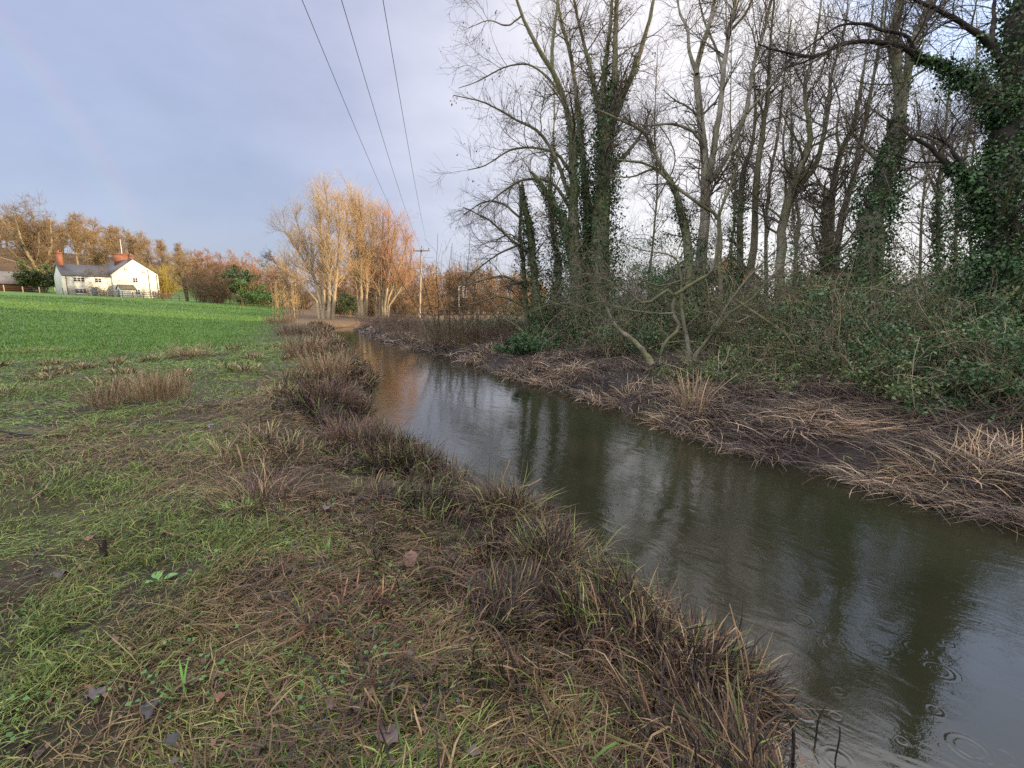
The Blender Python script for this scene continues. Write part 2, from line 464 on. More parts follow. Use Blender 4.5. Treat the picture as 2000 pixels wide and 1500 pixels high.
tb.add(np.stack([X, Y, Z], -1).reshape(-1, 3), np.stack([ii[:-1, :-1], ii[:-1, 1:], ii[1:, 1:], ii[1:, :-1]], -1).reshape(-1, 4), C.reshape(-1, 3))
def ground_mat():
    m = bpy.data.materials.new('ground_soil'); m.use_nodes = True
    t = NT(m.node_tree); t.n.clear()
    at = t.new('ShaderNodeAttribute', attribute_name='Col')
    co = t.new('ShaderNodeTexCoord').outputs['Object']
    a = t.new('ShaderNodeTexNoise', i_Vector=co, i_Scale=7.0, i_Detail=8.0, i_Roughness=0.7)
    b2 = t.new('ShaderNodeTexNoise', i_Vector=co, i_Scale=0.9, i_Detail=6.0, i_Roughness=0.65)
    c = t.mix(0.8, at.outputs['Color'], t.ramp(a.outputs[0], [(0.3, (0.45, 0.45, 0.45)), (0.7, (1.5, 1.5, 1.5))]), 'MULTIPLY')
    c = t.mix(0.6, c, t.ramp(b2.outputs[0], [(0.35, (0.7, 0.75, 0.7)), (0.65, (1.25, 1.2, 1.15))]), 'MULTIPLY')
    a2 = t.new('ShaderNodeTexNoise', i_Vector=co, i_Scale=55.0, i_Detail=6.0, i_Roughness=0.7)
    c = t.mix(0.8, c, t.ramp(a2.outputs[0], [(0.32, (0.45, 0.43, 0.42)), (0.55, (1.0, 1.0, 1.0)), (0.72, (1.6, 1.5, 1.4))]), 'MULTIPLY')
    hh = t.math('ADD', t.math('MULTIPLY', a.outputs[0], 0.06), t.math('MULTIPLY', a2.outputs[0], 0.016))
    bp = t.new('ShaderNodeBump', i_Height=hh, i_Strength=1.0, i_Distance=1.0)
    wet = t.ramp(b2.outputs[0], [(0.42, (0.6,) * 3), (0.6, (0.95,) * 3)])
    b = t.new('ShaderNodeBsdfPrincipled', i_Base_Color=c, i_Roughness=wet, i_Normal=bp.outputs[0])
    b.inputs['Specular IOR Level'].default_value = 0.2
    t.l.new(b.outputs[0], t.new('ShaderNodeOutputMaterial').inputs[0])
    return m
tag(tb.build('ground', ground_mat(), smooth=True), kind='structure')

# ------------------------------------------------------------------ the river
def water_mat():
    m = bpy.data.materials.new('river_water'); m.use_nodes = True
    t = NT(m.node_tree); t.n.clear()
    co = t.new('ShaderNodeTexCoord').outputs['Object']
    rot = t.new('ShaderNodeMapping', vector_type='TEXTURE'); t.l.new(co, rot.inputs[0])
    rot.inputs['Rotation'].default_value = (0, 0, math.radians(-50))
    st = t.vmath('MULTIPLY', rot.outputs[0], (1.0, 2.2, 1.0))
    n1 = t.new('ShaderNodeTexNoise', i_Vector=st, i_Scale=1.6, i_Detail=3.0, i_Distortion=0.6)
    n2 = t.new('ShaderNodeTexNoise', i_Vector=st, i_Scale=9.0, i_Detail=4.0, i_Roughness=0.6, i_Distortion=0.4)
    n3 = t.new('ShaderNodeTexNoise', i_Vector=co, i_Scale=0.55, i_Detail=2.0)
    h = t.math('ADD', t.math('MULTIPLY', n1.outputs[0], 0.0055), t.math('MULTIPLY', t.math('MULTIPLY', n2.outputs[0], smooth_node(t, n3.outputs[0], 0.35, 0.65)), 0.0016))
    for sc, den in ((4.2, 0.42), (7.5, 0.35)):       # rain rings
        vo = t.new('ShaderNodeTexVoronoi', i_Vector=co, i_Scale=sc, voronoi_dimensions='2D')
        dist = vo.outputs['Distance']
        rnd = t.new('ShaderNodeSeparateColor', i_0=vo.outputs['Color'])
        rad = t.math('ADD', t.math('MULTIPLY', rnd.outputs[1], 0.36), 0.10)
        env = t.math('MULTIPLY', smooth_node(t, t.math('SUBTRACT', rad, dist), 0.0, 0.12), smooth_node(t, t.math('SUBTRACT', dist, t.math('MULTIPLY', rad, 0.25)), 0.0, 0.10))
        on = t.math('LESS_THAN', rnd.outputs[0], den)
        wv = t.math('SINE', t.math('MULTIPLY', dist, 190.0 / sc))
        h = t.math('ADD', h, t.math('MULTIPLY', t.math('MULTIPLY', wv, t.math('MULTIPLY', env, on)), 0.00022))
    n4 = t.new('ShaderNodeTexNoise', i_Vector=co, i_Scale=34.0, i_Detail=3.0, i_Roughness=0.65)
    h = t.math('ADD', h, t.math('MULTIPLY', n4.outputs[0], 0.00045))
    bp = t.new('ShaderNodeBump', i_Height=h, i_Strength=1.0, i_Distance=1.0)
    murk = t.new('ShaderNodeTexNoise', i_Vector=co, i_Scale=0.8, i_Detail=3.0)
    c = t.ramp(murk.outputs[0], [(0.3, (0.012, 0.014, 0.007)), (0.7, (0.021, 0.020, 0.012))])
    b = t.new('ShaderNodeBsdfPrincipled', i_Base_Color=c, i_Roughness=0.02, i_IOR=1.52, i_Normal=bp.outputs[0])
    b.inputs['Specular IOR Level'].default_value = 0.95
    t.l.new(b.outputs[0], t.new('ShaderNodeOutputMaterial').inputs[0])
    return m
wb = Buf()
ys = np.r_[np.linspace(-9, 62, 143), np.linspace(64, 104, 20)]
Wl, Wr = chan(LE, ys) - 1.6, chan(RE, ys) + 1.6
n = len(ys); K = 12
tt = np.linspace(0, 1, K)
V = np.stack([Wl[:, None] * (1 - tt) + Wr[:, None] * tt, np.repeat(ys[:, None], K, 1), np.full((n, K), WATER)], -1)
ii = np.arange(n * K).reshape(n, K)
wb.add(V.reshape(-1, 3), np.stack([ii[:-1, :-1], ii[:-1, 1:], ii[1:, 1:], ii[1:, :-1]], -1).reshape(-1, 4), (0.05, 0.05, 0.02))
tag(wb.build('river', water_mat(), smooth=True), kind='structure')

def ground_at(u, v, tmin=0.8, tmax=160):
    t = np.geomspace(tmin, tmax, 900)
    p = px(np.full(900, u), np.full(900, v), t)
    below = p[:, 2] < height(p[:, 0], p[:, 1])
    k = int(np.argmax(below)) if below.any() else 899
    q = p[k]; q[2] = height(q[0:1], q[1:2])[0]
    return q
def on_ground(x, y):
    return np.array([x, y, float(height(np.array([x]), np.array([y]))[0])])
def G(x, y):
    return np.stack([x, y, height(x, y)], -1)

# ================================================================== TREES
BARK = np.array([0.15, 0.135, 0.10]); MOSS = np.array([0.115, 0.125, 0.05]); PALE = np.array([0.21, 0.19, 0.155])
TWIG = [(0.075, 0.056, 0.043), (0.09, 0.068, 0.05), (0.055, 0.045, 0.037)]
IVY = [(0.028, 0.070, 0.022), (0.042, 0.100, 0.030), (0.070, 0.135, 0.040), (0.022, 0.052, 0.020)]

def ivy_on(buf, P, R, n, s0, s1, thick, size, cols=IVY, clump=1.0):
    Ls = np.linalg.norm(np.diff(P, axis=1), axis=2).sum(1) * R.mean(1) ** 0.5
    i = rng.choice(len(P), n, p=Ls / Ls.sum())
    s = s0 + (s1 - s0) * rng.random(n) ** 1.15
    p, T, r = interp_along(P, R, i, s)
    N1 = norm(np.cross(T, rng.normal(size=(n, 3))))
    lump = 0.35 + 1.3 * vnoise(s * 14 + i * 7.3, N1[:, 0] * 1.8 + 5, 77)
    fade = np.clip((s1 - s) / (0.35 * (s1 - s0)), 0.12, 1)
    keep = rng.random(n) < np.clip(lump * (0.4 + 0.6 * fade), 0, 1)
    off = r + np.abs(rng.normal(size=n)) * thick * lump * fade
    q = p + N1 * off[:, None]
    tone = 0.55 + 0.95 * vnoise(s * 40 + i * 3.1, N1[:, 0] * 3.5 + N1[:, 1] * 2.3 + 9, 79)
    leaves(buf, q[keep], size * (0.7 + 0.6 * rng.random(keep.sum()) ** 2), pick(cols, keep.sum()) * tone[keep][:, None], N1[keep], 0.45, 0.85, 0.6, fold=0.25)

def hero(name, label, stems, t, cat='tree', group=None, bark=BARK, n1=40, n2=220, n3=900, L1=(1.2, 3.2), L2=(0.6, 1.5), L3=(0.25, 0.7),
         up=0.06, ang=(30, 65), ivy=None, twig=TWIG, spread=1.2, K=22, s0=0.25, rmin=0.005, sides=8, bias=None, bw=0.0, wander=0.16, moss=0.45, hang=None, extra=None):
    """a tree from its stems, each a list of (u, v, radius in photo pixels), standing about t metres away"""
    P, R = [], []
    roots = []
    for st in stems:
        if name == 'sprawling_alder': st = [(q[0], q[1], q[2] * 0.62) for q in st]
        dt = np.linspace(0, rng.uniform(-1, 1) * spread, len(st))
        a = np.array(st, float)
        tt_ = t + dt + (st[0][3] if len(st[0]) > 3 else 0)
        q = px(a[:, 0], a[:, 1], tt_); r = a[:, 2] * t / F * 0.82
        q, r = resample(q, r, K)
        P.append(q); R.append(r)
    P, R = np.array(P), np.array(R)
    if name == 'ivy_alder': R[6:9] *= 0.7; R[12:] *= 0.7
    if name == 'great_ivy_tree': R[0] *= 0.85
    b = P[0, 0].copy(); b[2] = min(b[2], float(height(b[0:1], b[1:2])[0]))
    root = tag(empty(name, b), label, cat, group)
    # small wobbles so that stems are not smooth pipes
    Pw = P + rng.normal(size=P.shape) * (R * 0.16)[..., None]
    tr = Buf()
    cc = bark * (1 + 0.25 * rng.normal(size=(len(P), K, 1))) 
    gm = np.clip(rng.normal(moss, 0.25, (len(P), K, 1)), 0, 1)
    tubes(tr, Pw, R, sides, np.clip(cc * (1 - gm) + MOSS * gm, 0.02, 0.4), bumps=0.07)
    tr.build('trunk', M_bark, root, smooth=True)
    cr = Buf()
    thin = R.mean(1)
    A1 = grow(P, R, int(n1 * 1.35), s0, 1.0, ang, L1, 10, wander * 0.75, up, 0.42, rmin * 1.3, 0.75, bias, bw)
    tubes(cr, *A1, 5, pick([bark * 0.8, bark * 0.65, MOSS * 0.8], len(A1[0])))
    n1 = len(A1[0]); n2 = int(n2 * (1.0 if name == 'bare_tree' else 1.7)); n3 = int(n3 * (0.7 if name == 'bare_tree' else 0.9 if t in (17.0, 15.5, 15.0, 14.5, 18.5) else 1.7)); L3 = (L3[0] * 1.3, L3[1] * 1.5)
    A2 = grow(*A1, n2, 0.15, 1.0, (25, 60), L2, 7, wander * 0.8, up * 0.8, 0.5, rmin * 0.9, 0.6)
    A2b = grow(P, R, n2 // 3, max(s0, 0.4), 1.0, ang, L2, 7, wander * 0.8, up, 0.3, rmin * 0.9, 0.6)
    A2 = (np.concatenate([A2[0], A2b[0]]), np.concatenate([A2[1], A2b[1]]))
    tubes(cr, *A2, 4, pick(twig, len(A2[0])))
    A3 = grow(*A2, n3, 0.1, 1.0, (25, 60), L3, 5, wander, up * 0.6, 0.7, rmin * 0.65, 0.4)
    tubes(cr, *A3, 3, pick(twig, n3))
    cr.build('crown', M_twig, root)
    if ivy:
        ib = Buf()
        for idx, n, a0, a1, th, sz in ivy:
            sel = list(idx)
            ivy_on(ib, P[sel], R[sel], n, a0, a1, th, sz)
        ib.build('ivy', M_ivy, root)
    if hang:                                   # dry catkins, cones and leaves still hanging
        n, sz, cols, name_h = hang
        i = rng.integers(0, len(A3[0]), n)
        # in loose bunches
        i = np.concatenate([rng.choice(rng.integers(0, len(A3[0]), max(4, n // 10)), n * 2 // 3), i[: n // 3]])
        q = A3[0][i, rng.integers(2, 5, len(i))] + rng.normal(size=(len(i), 3)) * 0.05
        hb = Buf(); leaves(hb, q, np.full(len(i), sz), pick(cols, len(i)), None, 0, 0.55, 1.5)
        hb.build(name_h, M_litter, root)
    return root

hero('ivy_alder', 'tall alder with many ivy clad stems and brown catkins at the left of the wood', [
    [(1168, 690, 30), (1170, 560, 25), (1172, 470, 22), (1178, 380, 19), (1181, 300, 14), (1184, 230, 11), (1199, 170, 8), (1201, 100, 6), (1205, 0, 4.5), (1205, -140, 2.5)],
    [(1183, 330, 11), (1195, 250, 9), (1215, 190, 8), (1240, 130, 6.5), (1268, 40, 4.5), (1292, -80, 2.5)],
    [(1178, 320, 11), (1175, 250, 8), (1163, 180, 6), (1150, 120, 5), (1132, 50, 3.5), (1108, -60, 2)],
    [(1180, 310, 9), (1174, 210, 6.5), (1184, 120, 5), (1194, 20, 3.5), (1200, -90, 2)],
    [(1140, 690, 19), (1128, 560, 16), (1120, 430, 13), (1121, 350, 10.5), (1118, 260, 8), (1100, 190, 6.5), (1075, 130, 5.5), (1040, 75, 4.5), (1012, 10, 3.5), (995, -80, 2)],
    [(1152, 690, 16), (1150, 540, 14), (1149, 420, 12), (1141, 340, 9), (1130, 230, 6.5), (1117, 120, 4.5), (1092, 20, 3.5), (1086, -80, 2)],
    [(1118, 400, 8), (1088, 315, 6), (1052, 258, 4.8), (1008, 234, 3.6), (950, 202, 2.6), (885, 186, 1.4)],
    [(1121, 350, 7), (1092, 305, 5), (1055, 290, 4), (1000, 292, 3), (950, 322, 2.2), (915, 332, 1.2)],
    [(1101, 195, 5), (1068, 150, 4), (1030, 126, 3.2), (985, 132, 2.5), (930, 160, 1.8), (895, 172, 1)],
    [(1076, 135, 4.5), (1082, 60, 3.5), (1092, -20, 2.5), (1090, -90, 1.5)],
    [(1150, 640, 15), (1128, 540, 14), (1108, 455, 12), (1082, 402, 9), (1060, 365, 6), (1038, 335, 3)],
    [(1190, 330, 7), (1222, 302, 4.5), (1252, 262, 3.2), (1270, 215, 2)],
    [(1122, 420, 7), (1080, 360, 5), (1030, 350, 4), (985, 372, 3), (930, 420, 1.6)],
    [(1020, 30, 3), (990, 50, 2.4), (955, 40, 1.8), (915, 55, 1.0)]],
    18.0, n1=80, n2=520, n3=2600, L1=(1.0, 3.2), L2=(0.5, 1.5), L3=(0.25, 0.75), up=0.03, spread=1.6,
    ivy=[((0,), 11000, 0.02, 0.66, 0.26, 0.10), ((1, 2, 3), 3000, 0.0, 0.55, 0.12, 0.085), ((4, 5), 8500, 0.02, 0.62, 0.19, 0.09), ((10,), 4500, 0.0, 0.95, 0.20, 0.09), ((11,), 200, 0, .4, .08, .09)],
    hang=(1300, 0.085, [(0.085, 0.045, 0.028), (0.06, 0.04, 0.03), (0.12, 0.07, 0.035)], 'catkins'), twig=[(0.095, 0.070, 0.042), (0.12, 0.085, 0.045), (0.07, 0.055, 0.04)])
hero('ivy_tree', 'slender ivy clad tree with drooping bare boughs, nearest the open water on the wooded bank', [
    [(1052, 690, 13), (1048, 600, 12), (1042, 520, 10), (1034, 450, 8.5), (1022, 390, 6), (1020, 355, 2.5)],
    [(1032, 690, 7), (1028, 600, 6), (1022, 520, 5), (1016, 450, 4), (1018, 400, 3), (1012, 350, 1.5)],
    [(1070, 690, 9), (1078, 600, 8), (1092, 520, 7), (1080, 450, 5), (1072, 390, 3)],
    [(1040, 500, 4), (1000, 470, 3), (955, 430, 2.2), (905, 405, 1.2)], [(1030, 440, 3.5), (985, 400, 2.6), (945, 395, 1.8), (905, 420, 1)],
    [(1028, 560, 3.5), (985, 540, 2.6), (940, 548, 1.8), (900, 560, 1)], [(1026, 600, 3), (980, 580, 2.2), (935, 590, 1.5), (895, 600, 0.8)],
    [(1038, 470, 3), (985, 490, 2.2), (940, 520, 1.5), (895, 560, 0.8)]],
    19.5, n1=46, n2=300, n3=1500, L1=(0.8, 2.2), L2=(0.4, 1.1), L3=(0.2, 0.6), up=-0.01, spread=1.0, s0=0.15, bark=BARK * 0.75,
    ivy=[((0,), 4500, 0.0, 0.97, 0.28, 0.09), ((2,), 3000, 0.0, 0.95, 0.24, 0.09)])
hero('grey_ash', 'tall grey bare tree forking high into three limbs, clear of ivy', [
    [(1366, 700, 16), (1366, 600, 14), (1369, 520, 13), (1375, 430, 12), (1379, 350, 11.5), (1373, 280, 9), (1368, 220, 8), (1362, 165, 7.5), (1360, 130, 7), (1375, 80, 5.5), (1392, 25, 5), (1400, -80, 3)],
    [(1380, 352, 9), (1395, 290, 7), (1408, 200, 6), (1413, 140, 5.5), (1425, 60, 4.8), (1437, 0, 4), (1446, -90, 2.5)],
    [(1385, 356, 8), (1412, 320, 6.5), (1440, 262, 5.8), (1456, 222, 5), (1475, 115, 4.2), (1490, 66, 3.5), (1508, -10, 2.5), (1515, -90, 1.8)],
    [(1361, 145, 5), (1346, 100, 3.8), (1343, 60, 3.2), (1326, 18, 2.6), (1320, -50, 1.8)],
    [(1376, 285, 5), (1350, 255, 3.8), (1310, 242, 3), (1262, 245, 2), (1215, 232, 1)],
    [(1458, 222, 4), (1490, 185, 3.2), (1520, 150, 2.4), (1560, 90, 1.6)],
    [(1413, 140, 4), (1396, 90, 3), (1372, 30, 2.4), (1360, -40, 1.6)],
    [(1427, 60, 3.5), (1460, 20, 2.6), (1480, -40, 1.8)]],
    16.0, bark=PALE, n1=46, n2=300, n3=1500, up=0.05, moss=0.2, spread=1.5, s0=0.35, ivy=[((0,), 500, 0.02, 0.22, 0.12, 0.09)])
hero('leaning_ivy_tree', 'thin ivy wrapped trunk leaning left and arching over beside the grey forked tree', [
    [(1352, 690, 11), (1350, 600, 10), (1346, 520, 9.5), (1336, 440, 9), (1318, 370, 7), (1290, 325, 5), (1262, 262, 4), (1215, 236, 3), (1165, 214, 1.6)],
    [(1410, 700, 9), (1408, 600, 7), (1405, 520, 5.5), (1403, 425, 5), (1382, 410, 4), (1322, 366, 3.6), (1268, 322, 3), (1205, 312, 1.8)],
    [(1300, 340, 4), (1275, 330, 3), (1235, 345, 2), (1190, 345, 1)],
    [(1402, 425, 3.5), (1420, 380, 2.6), (1440, 320, 2), (1445, 260, 1.2)]],
    14.8, n1=30, n2=180, n3=900, L1=(0.7, 2.0), L2=(0.4, 1.0), L3=(0.2, 0.6), ivy=[((0,), 2000, 0.0, 0.62, 0.12, 0.085), ((1,), 160, 0.2, 0.45, 0.06, 0.08)], s0=0.35)
E = [
    ('slim_ash', 'slim bare stem right of the grey forked tree, dark with ivy to half its height', 17.0, [[(1462, 700, 9), (1466, 560, 9), (1472, 450, 8), (1481, 315, 6.5), (1499, 195, 5), (1502, 120, 3.2), (1512, 0, 2), (1516, -60, 1.2)], [(1440, 690, 9), (1443, 560, 8), (1446, 450, 7.5), (1451, 345, 6.5), (1468, 285, 4.8), (1476, 200, 3), (1470, 120, 2)]], ((1,), 1700, 0.0, 0.62, 0.10, 0.09)),
    ('twin_stem_ash', 'bare pale tree whose curving trunk splits into two wavy stems', 15.5, [[(1516, 700, 12), (1522, 560, 11), (1529, 450, 10), (1541, 384, 9.5), (1560, 336, 8), (1580, 285, 7), (1581, 234, 5.2), (1569, 180, 4.2), (1581, 135, 3.6), (1600, 40, 2.4), (1610, -60, 1.5)], [(1541, 384, 8), (1572, 350, 6.6), (1596, 318, 6), (1607, 268, 5), (1619, 208, 4), (1624, 150, 3), (1650, 55, 2.2), (1660, -50, 1.3)]], None),
    ('leaning_ash', 'pale bare tree leaning right with a sinuous upper stem, left of the big ivy trunk', 15.0, [[(1612, 700, 10), (1616, 560, 9), (1622, 450, 8.5), (1628, 360, 7.5), (1641, 298, 6.2), (1668, 240, 5), (1680, 180, 4), (1688, 130, 3), (1702, 40, 2), (1712, -60, 1.2)], [(1628, 700, 8), (1634, 560, 7.5), (1640, 444, 7), (1664, 360, 6), (1679, 285, 5), (1697, 204, 4), (1706, 150, 3.2), (1722, 50, 2.2), (1730, -60, 1.2)], [(1640, 300, 4), (1634, 250, 3), (1640, 200, 2), (1620, 140, 1.2)]], None),
    ('broken_snag', 'short broken dead trunk wrapped in ivy between two slender pale trees', 14.5, [[(1606, 690, 11), (1610, 560, 10), (1613, 450, 9), (1614, 372, 8)], [(1614, 385, 5), (1600, 360, 3), (1575, 362, 2), (1555, 372, 1)], [(1613, 420, 3), (1595, 395, 2.4), (1570, 380, 1.4)]], ((0,), 1500, 0.0, 0.9, 0.09, 0.09)),
    ('thin_sapling', 'thin bare sapling between the grey forked tree and the two wavy stems', 18.5, [[(1498, 700, 5), (1496, 500, 4.5), (1500, 380, 4), (1520, 260, 3.2), (1530, 160, 2.4), (1545, 40, 1.5)], [(1555, 700, 5), (1552, 520, 4.4), (1560, 420, 3.6), (1530, 300, 2.6), (1540, 200, 1.8)]], None),
]
for nm, lb, t_, st, iv in E:
    hero(nm, lb, st, t_, bark=PALE * 0.85 if iv is None else BARK, n1=38, n2=170, n3=900, L1=(0.8, 2.8), L2=(0.5, 1.5), L3=(0.25, 0.7), up=0.06, s0=0.3, ivy=[iv] if iv else None, moss=0.3)
hero('ivy_ash', 'stout ivy covered trunk with a pale forked top, second tree from the dark edge trunk', [
    [(1672, 740, 36), (1684, 640, 31), (1700, 520, 28), (1709, 420, 24), (1734, 330, 18), (1752, 255, 14.5), (1757, 205, 12), (1751, 135, 10), (1746, 75, 9.5), (1757, 0, 8.5), (1768, -100, 6)],
    [(1757, 205, 10), (1774, 150, 9), (1781, 90, 9.5), (1802, 45, 8.5), (1815, 0, 7.5), (1832, -100, 5)],
    [(1735, 335, 5), (1700, 300, 3.6), (1672, 270, 2.6), (1650, 225, 1.5)], [(1748, 290, 4.5), (1790, 265, 3.6), (1830, 280, 2.6), (1880, 330, 1.4)],
    [(1752, 150, 4), (1735, 100, 3), (1728, 40, 2), (1735, -40, 1.2)], [(1716, 400, 5), (1760, 380, 3.5), (1810, 340, 2.5), (1850, 270, 1.4)]],
    12.5, bark=PALE * 0.9, n1=50, n2=300, n3=1500, L1=(0.8, 2.4), L2=(0.4, 1.1), L3=(0.2, 0.6), s0=0.3,
    ivy=[((0,), 17000, 0.0, 0.62, 0.21, 0.075), ((1,), 500, 0.0, 0.6, 0.06, 0.07), ((0,), 700, .5, .8, .05, .07)], moss=0.3, spread=1.0)
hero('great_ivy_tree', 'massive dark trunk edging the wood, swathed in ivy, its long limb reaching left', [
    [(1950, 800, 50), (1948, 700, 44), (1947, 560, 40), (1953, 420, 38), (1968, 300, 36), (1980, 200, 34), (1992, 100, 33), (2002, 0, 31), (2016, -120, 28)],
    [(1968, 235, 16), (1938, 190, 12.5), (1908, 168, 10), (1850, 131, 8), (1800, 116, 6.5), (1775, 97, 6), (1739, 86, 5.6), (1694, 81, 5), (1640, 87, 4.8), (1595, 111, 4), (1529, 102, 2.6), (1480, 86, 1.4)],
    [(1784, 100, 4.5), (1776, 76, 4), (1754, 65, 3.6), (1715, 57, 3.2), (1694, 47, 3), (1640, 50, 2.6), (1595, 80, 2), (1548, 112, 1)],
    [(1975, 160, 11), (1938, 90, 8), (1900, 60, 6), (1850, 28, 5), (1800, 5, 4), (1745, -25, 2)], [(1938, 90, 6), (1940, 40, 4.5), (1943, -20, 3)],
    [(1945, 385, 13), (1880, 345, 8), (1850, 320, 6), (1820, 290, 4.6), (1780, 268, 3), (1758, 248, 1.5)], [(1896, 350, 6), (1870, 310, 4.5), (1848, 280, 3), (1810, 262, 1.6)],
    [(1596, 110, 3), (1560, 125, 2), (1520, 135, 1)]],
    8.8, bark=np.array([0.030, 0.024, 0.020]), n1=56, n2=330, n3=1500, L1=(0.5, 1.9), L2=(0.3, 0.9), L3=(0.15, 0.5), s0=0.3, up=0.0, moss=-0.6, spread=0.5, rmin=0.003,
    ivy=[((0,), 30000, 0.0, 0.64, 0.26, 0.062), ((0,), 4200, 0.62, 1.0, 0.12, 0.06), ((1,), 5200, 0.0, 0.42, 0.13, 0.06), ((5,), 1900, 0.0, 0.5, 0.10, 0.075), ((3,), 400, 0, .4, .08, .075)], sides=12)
hero('sprawling_alder', 'gnarled many stemmed tree sprawling over the mud bank with boughs arching low to the left', [
    [(1344, 712, 13), (1345, 690, 11), (1342, 665, 9), (1336, 634, 7.5), (1330, 595, 6), (1330, 544, 5), (1322, 508, 4), (1300, 496, 3), (1249, 487, 2), (1196, 464, 1)],
    [(1290, 695, 7), (1298, 668, 6.5), (1327, 640, 7), (1312, 610, 7), (1318, 576, 7), (1300, 567, 7), (1279, 586, 6), (1252, 592, 5), (1237, 580, 4), (1225, 567, 3.4), (1195, 555, 3), (1150, 552, 2.6), (1120, 562, 2), (1080, 543, 1)],
    [(1318, 576, 7), (1345, 558, 7), (1362, 549, 7), (1384, 535, 6), (1396, 514, 5.5), (1402, 475, 5), (1406, 421, 4), (1420, 360, 2), (1425, 300, 1.2)],
    [(1356, 708, 10), (1362, 688, 8.5), (1399, 646, 6), (1420, 616, 5.2), (1452, 594, 4.5), (1469, 583, 4), (1532, 517, 3), (1610, 487, 2), (1672, 458, 1)],
    [(1362, 690, 7), (1398, 640, 5), (1420, 598, 4.2), (1460, 544, 3.8), (1505, 499, 3), (1540, 464, 2.2), (1570, 425, 1.2)],
    [(1385, 655, 5), (1410, 618, 4.5), (1448, 604, 3.8), (1499, 626, 3), (1568, 658, 2.2), (1600, 684, 1)],
    [(1240, 585, 4), (1215, 600, 3.4), (1170, 590, 2.6), (1120, 600, 1.8), (1070, 588, 1)], [(1225, 568, 3), (1180, 545, 2.4), (1140, 535, 1.8), (1105, 545, 1.0)],
    [(1330, 548, 3.5), (1290, 558, 2.8), (1250, 548, 2.2), (1205, 552, 1.6), (1160, 566, 1.0)], [(1318, 612, 4), (1280, 612, 3.6), (1240, 607, 3), (1200, 598, 2), (1160, 570, 1.2)],
    [(1340, 640, 3), (1365, 615, 2.2), (1390, 610, 1.6), (1410, 630, 1)]],
    10.6, bark=PALE * 0.55, twig=[(0.13, 0.11, 0.08), (0.10, 0.08, 0.06), (0.16, 0.14, 0.10)], n1=110, n2=300, n3=900, L1=(0.6, 1.9), L2=(0.3, 0.9), L3=(0.12, 0.4), s0=0.35, up=0.02, moss=0.4, spread=0.8, wander=0.22, rmin=0.003)
hero('dead_tree', 'pale dead stem leaning out to the left from the mud bank beside the sprawling tree', [
    [(1274, 712, 8), (1264, 697, 7.5), (1240, 667, 6), (1207, 640, 4), (1180, 592, 3), (1165, 560, 1.5)]], 10.3, cat='dead tree', bark=PALE * 0.9, n1=5, n2=14, n3=30, L1=(0.3, 0.8), L2=(0.2, 0.5), L3=(0.1, 0.3), moss=0.5, rmin=0.003)
# thinner trees filling the wood behind, each its own
back = [(1085, 23, 520, 60), (1230, 25, 460, 40), (1268, 22, 420, 120), (1310, 26, 520, 80), (1425, 24, 500, 60), (1480, 27, 480, 100), (1560, 24, 430, 30), (1590, 22, 470, 130), (1660, 23, 480, 60), (1710, 26, 460, 10), (1800, 20, 500, 200), (1832, 17, 520, 170), (1868, 19, 470, 120), (1900, 22, 500, 60)]
bl = ['behind the alder on its left', 'behind the alder on its right', 'in the gap right of the alder', 'behind the leaning ivy wrapped trunk', 'behind the fork of the grey tree', 'behind the slim dark stem', 'behind the wavy pale stems', 'behind the broken snag', 'left of the stout ivy trunk', 'behind the stout ivy trunk', 'right of the stout ivy trunk', 'in the gap before the massive edge trunk', 'close left of the massive edge trunk', 'behind the massive edge trunk']
keepb = [k for k in range(len(back)) if k not in (1, 3, 5, 7, 8, 9)]
back, bl = [back[k] for k in keepb], [bl[k] for k in keepb]
for k, (u, t_, vb, vt) in enumerate(back):
    v0 = 600 + 916 / t_ * 1.2
    lean = rng.uniform(-25, 45)
    mid = u + lean * 0.35 + rng.uniform(-12, 12)
    st = [[(u, v0, 78 / t_), (u + rng.uniform(-6, 6), (v0 + 480) / 2, 68 / t_), (mid, 380, 54 / t_), (u + lean * 0.6, 250, 38 / t_), (u + lean * .8, (vt + 200) / 2, 28 / t_), (u + lean, vt - 40, 12 / t_)],
          [(mid, 390, 44 / t_), (mid + rng.choice([-30, 34]), 300, 32 / t_), (mid + rng.choice([-45, 52]), 180, 16 / t_)]]
    hero('bare_tree', 'thin bare tree of the wood ' + bl[k], st, t_, n1=34, n2=210, n3=800, L1=(1.0, 3.0), L2=(0.6, 1.5), L3=(0.3, 0.8), s0=0.25, rmin=0.006, sides=6, group='thin trees behind the bank',
         ivy=[((0,), 2600, 0.0, 0.62, 0.16, 0.11)] if k % 3 != 1 else None)

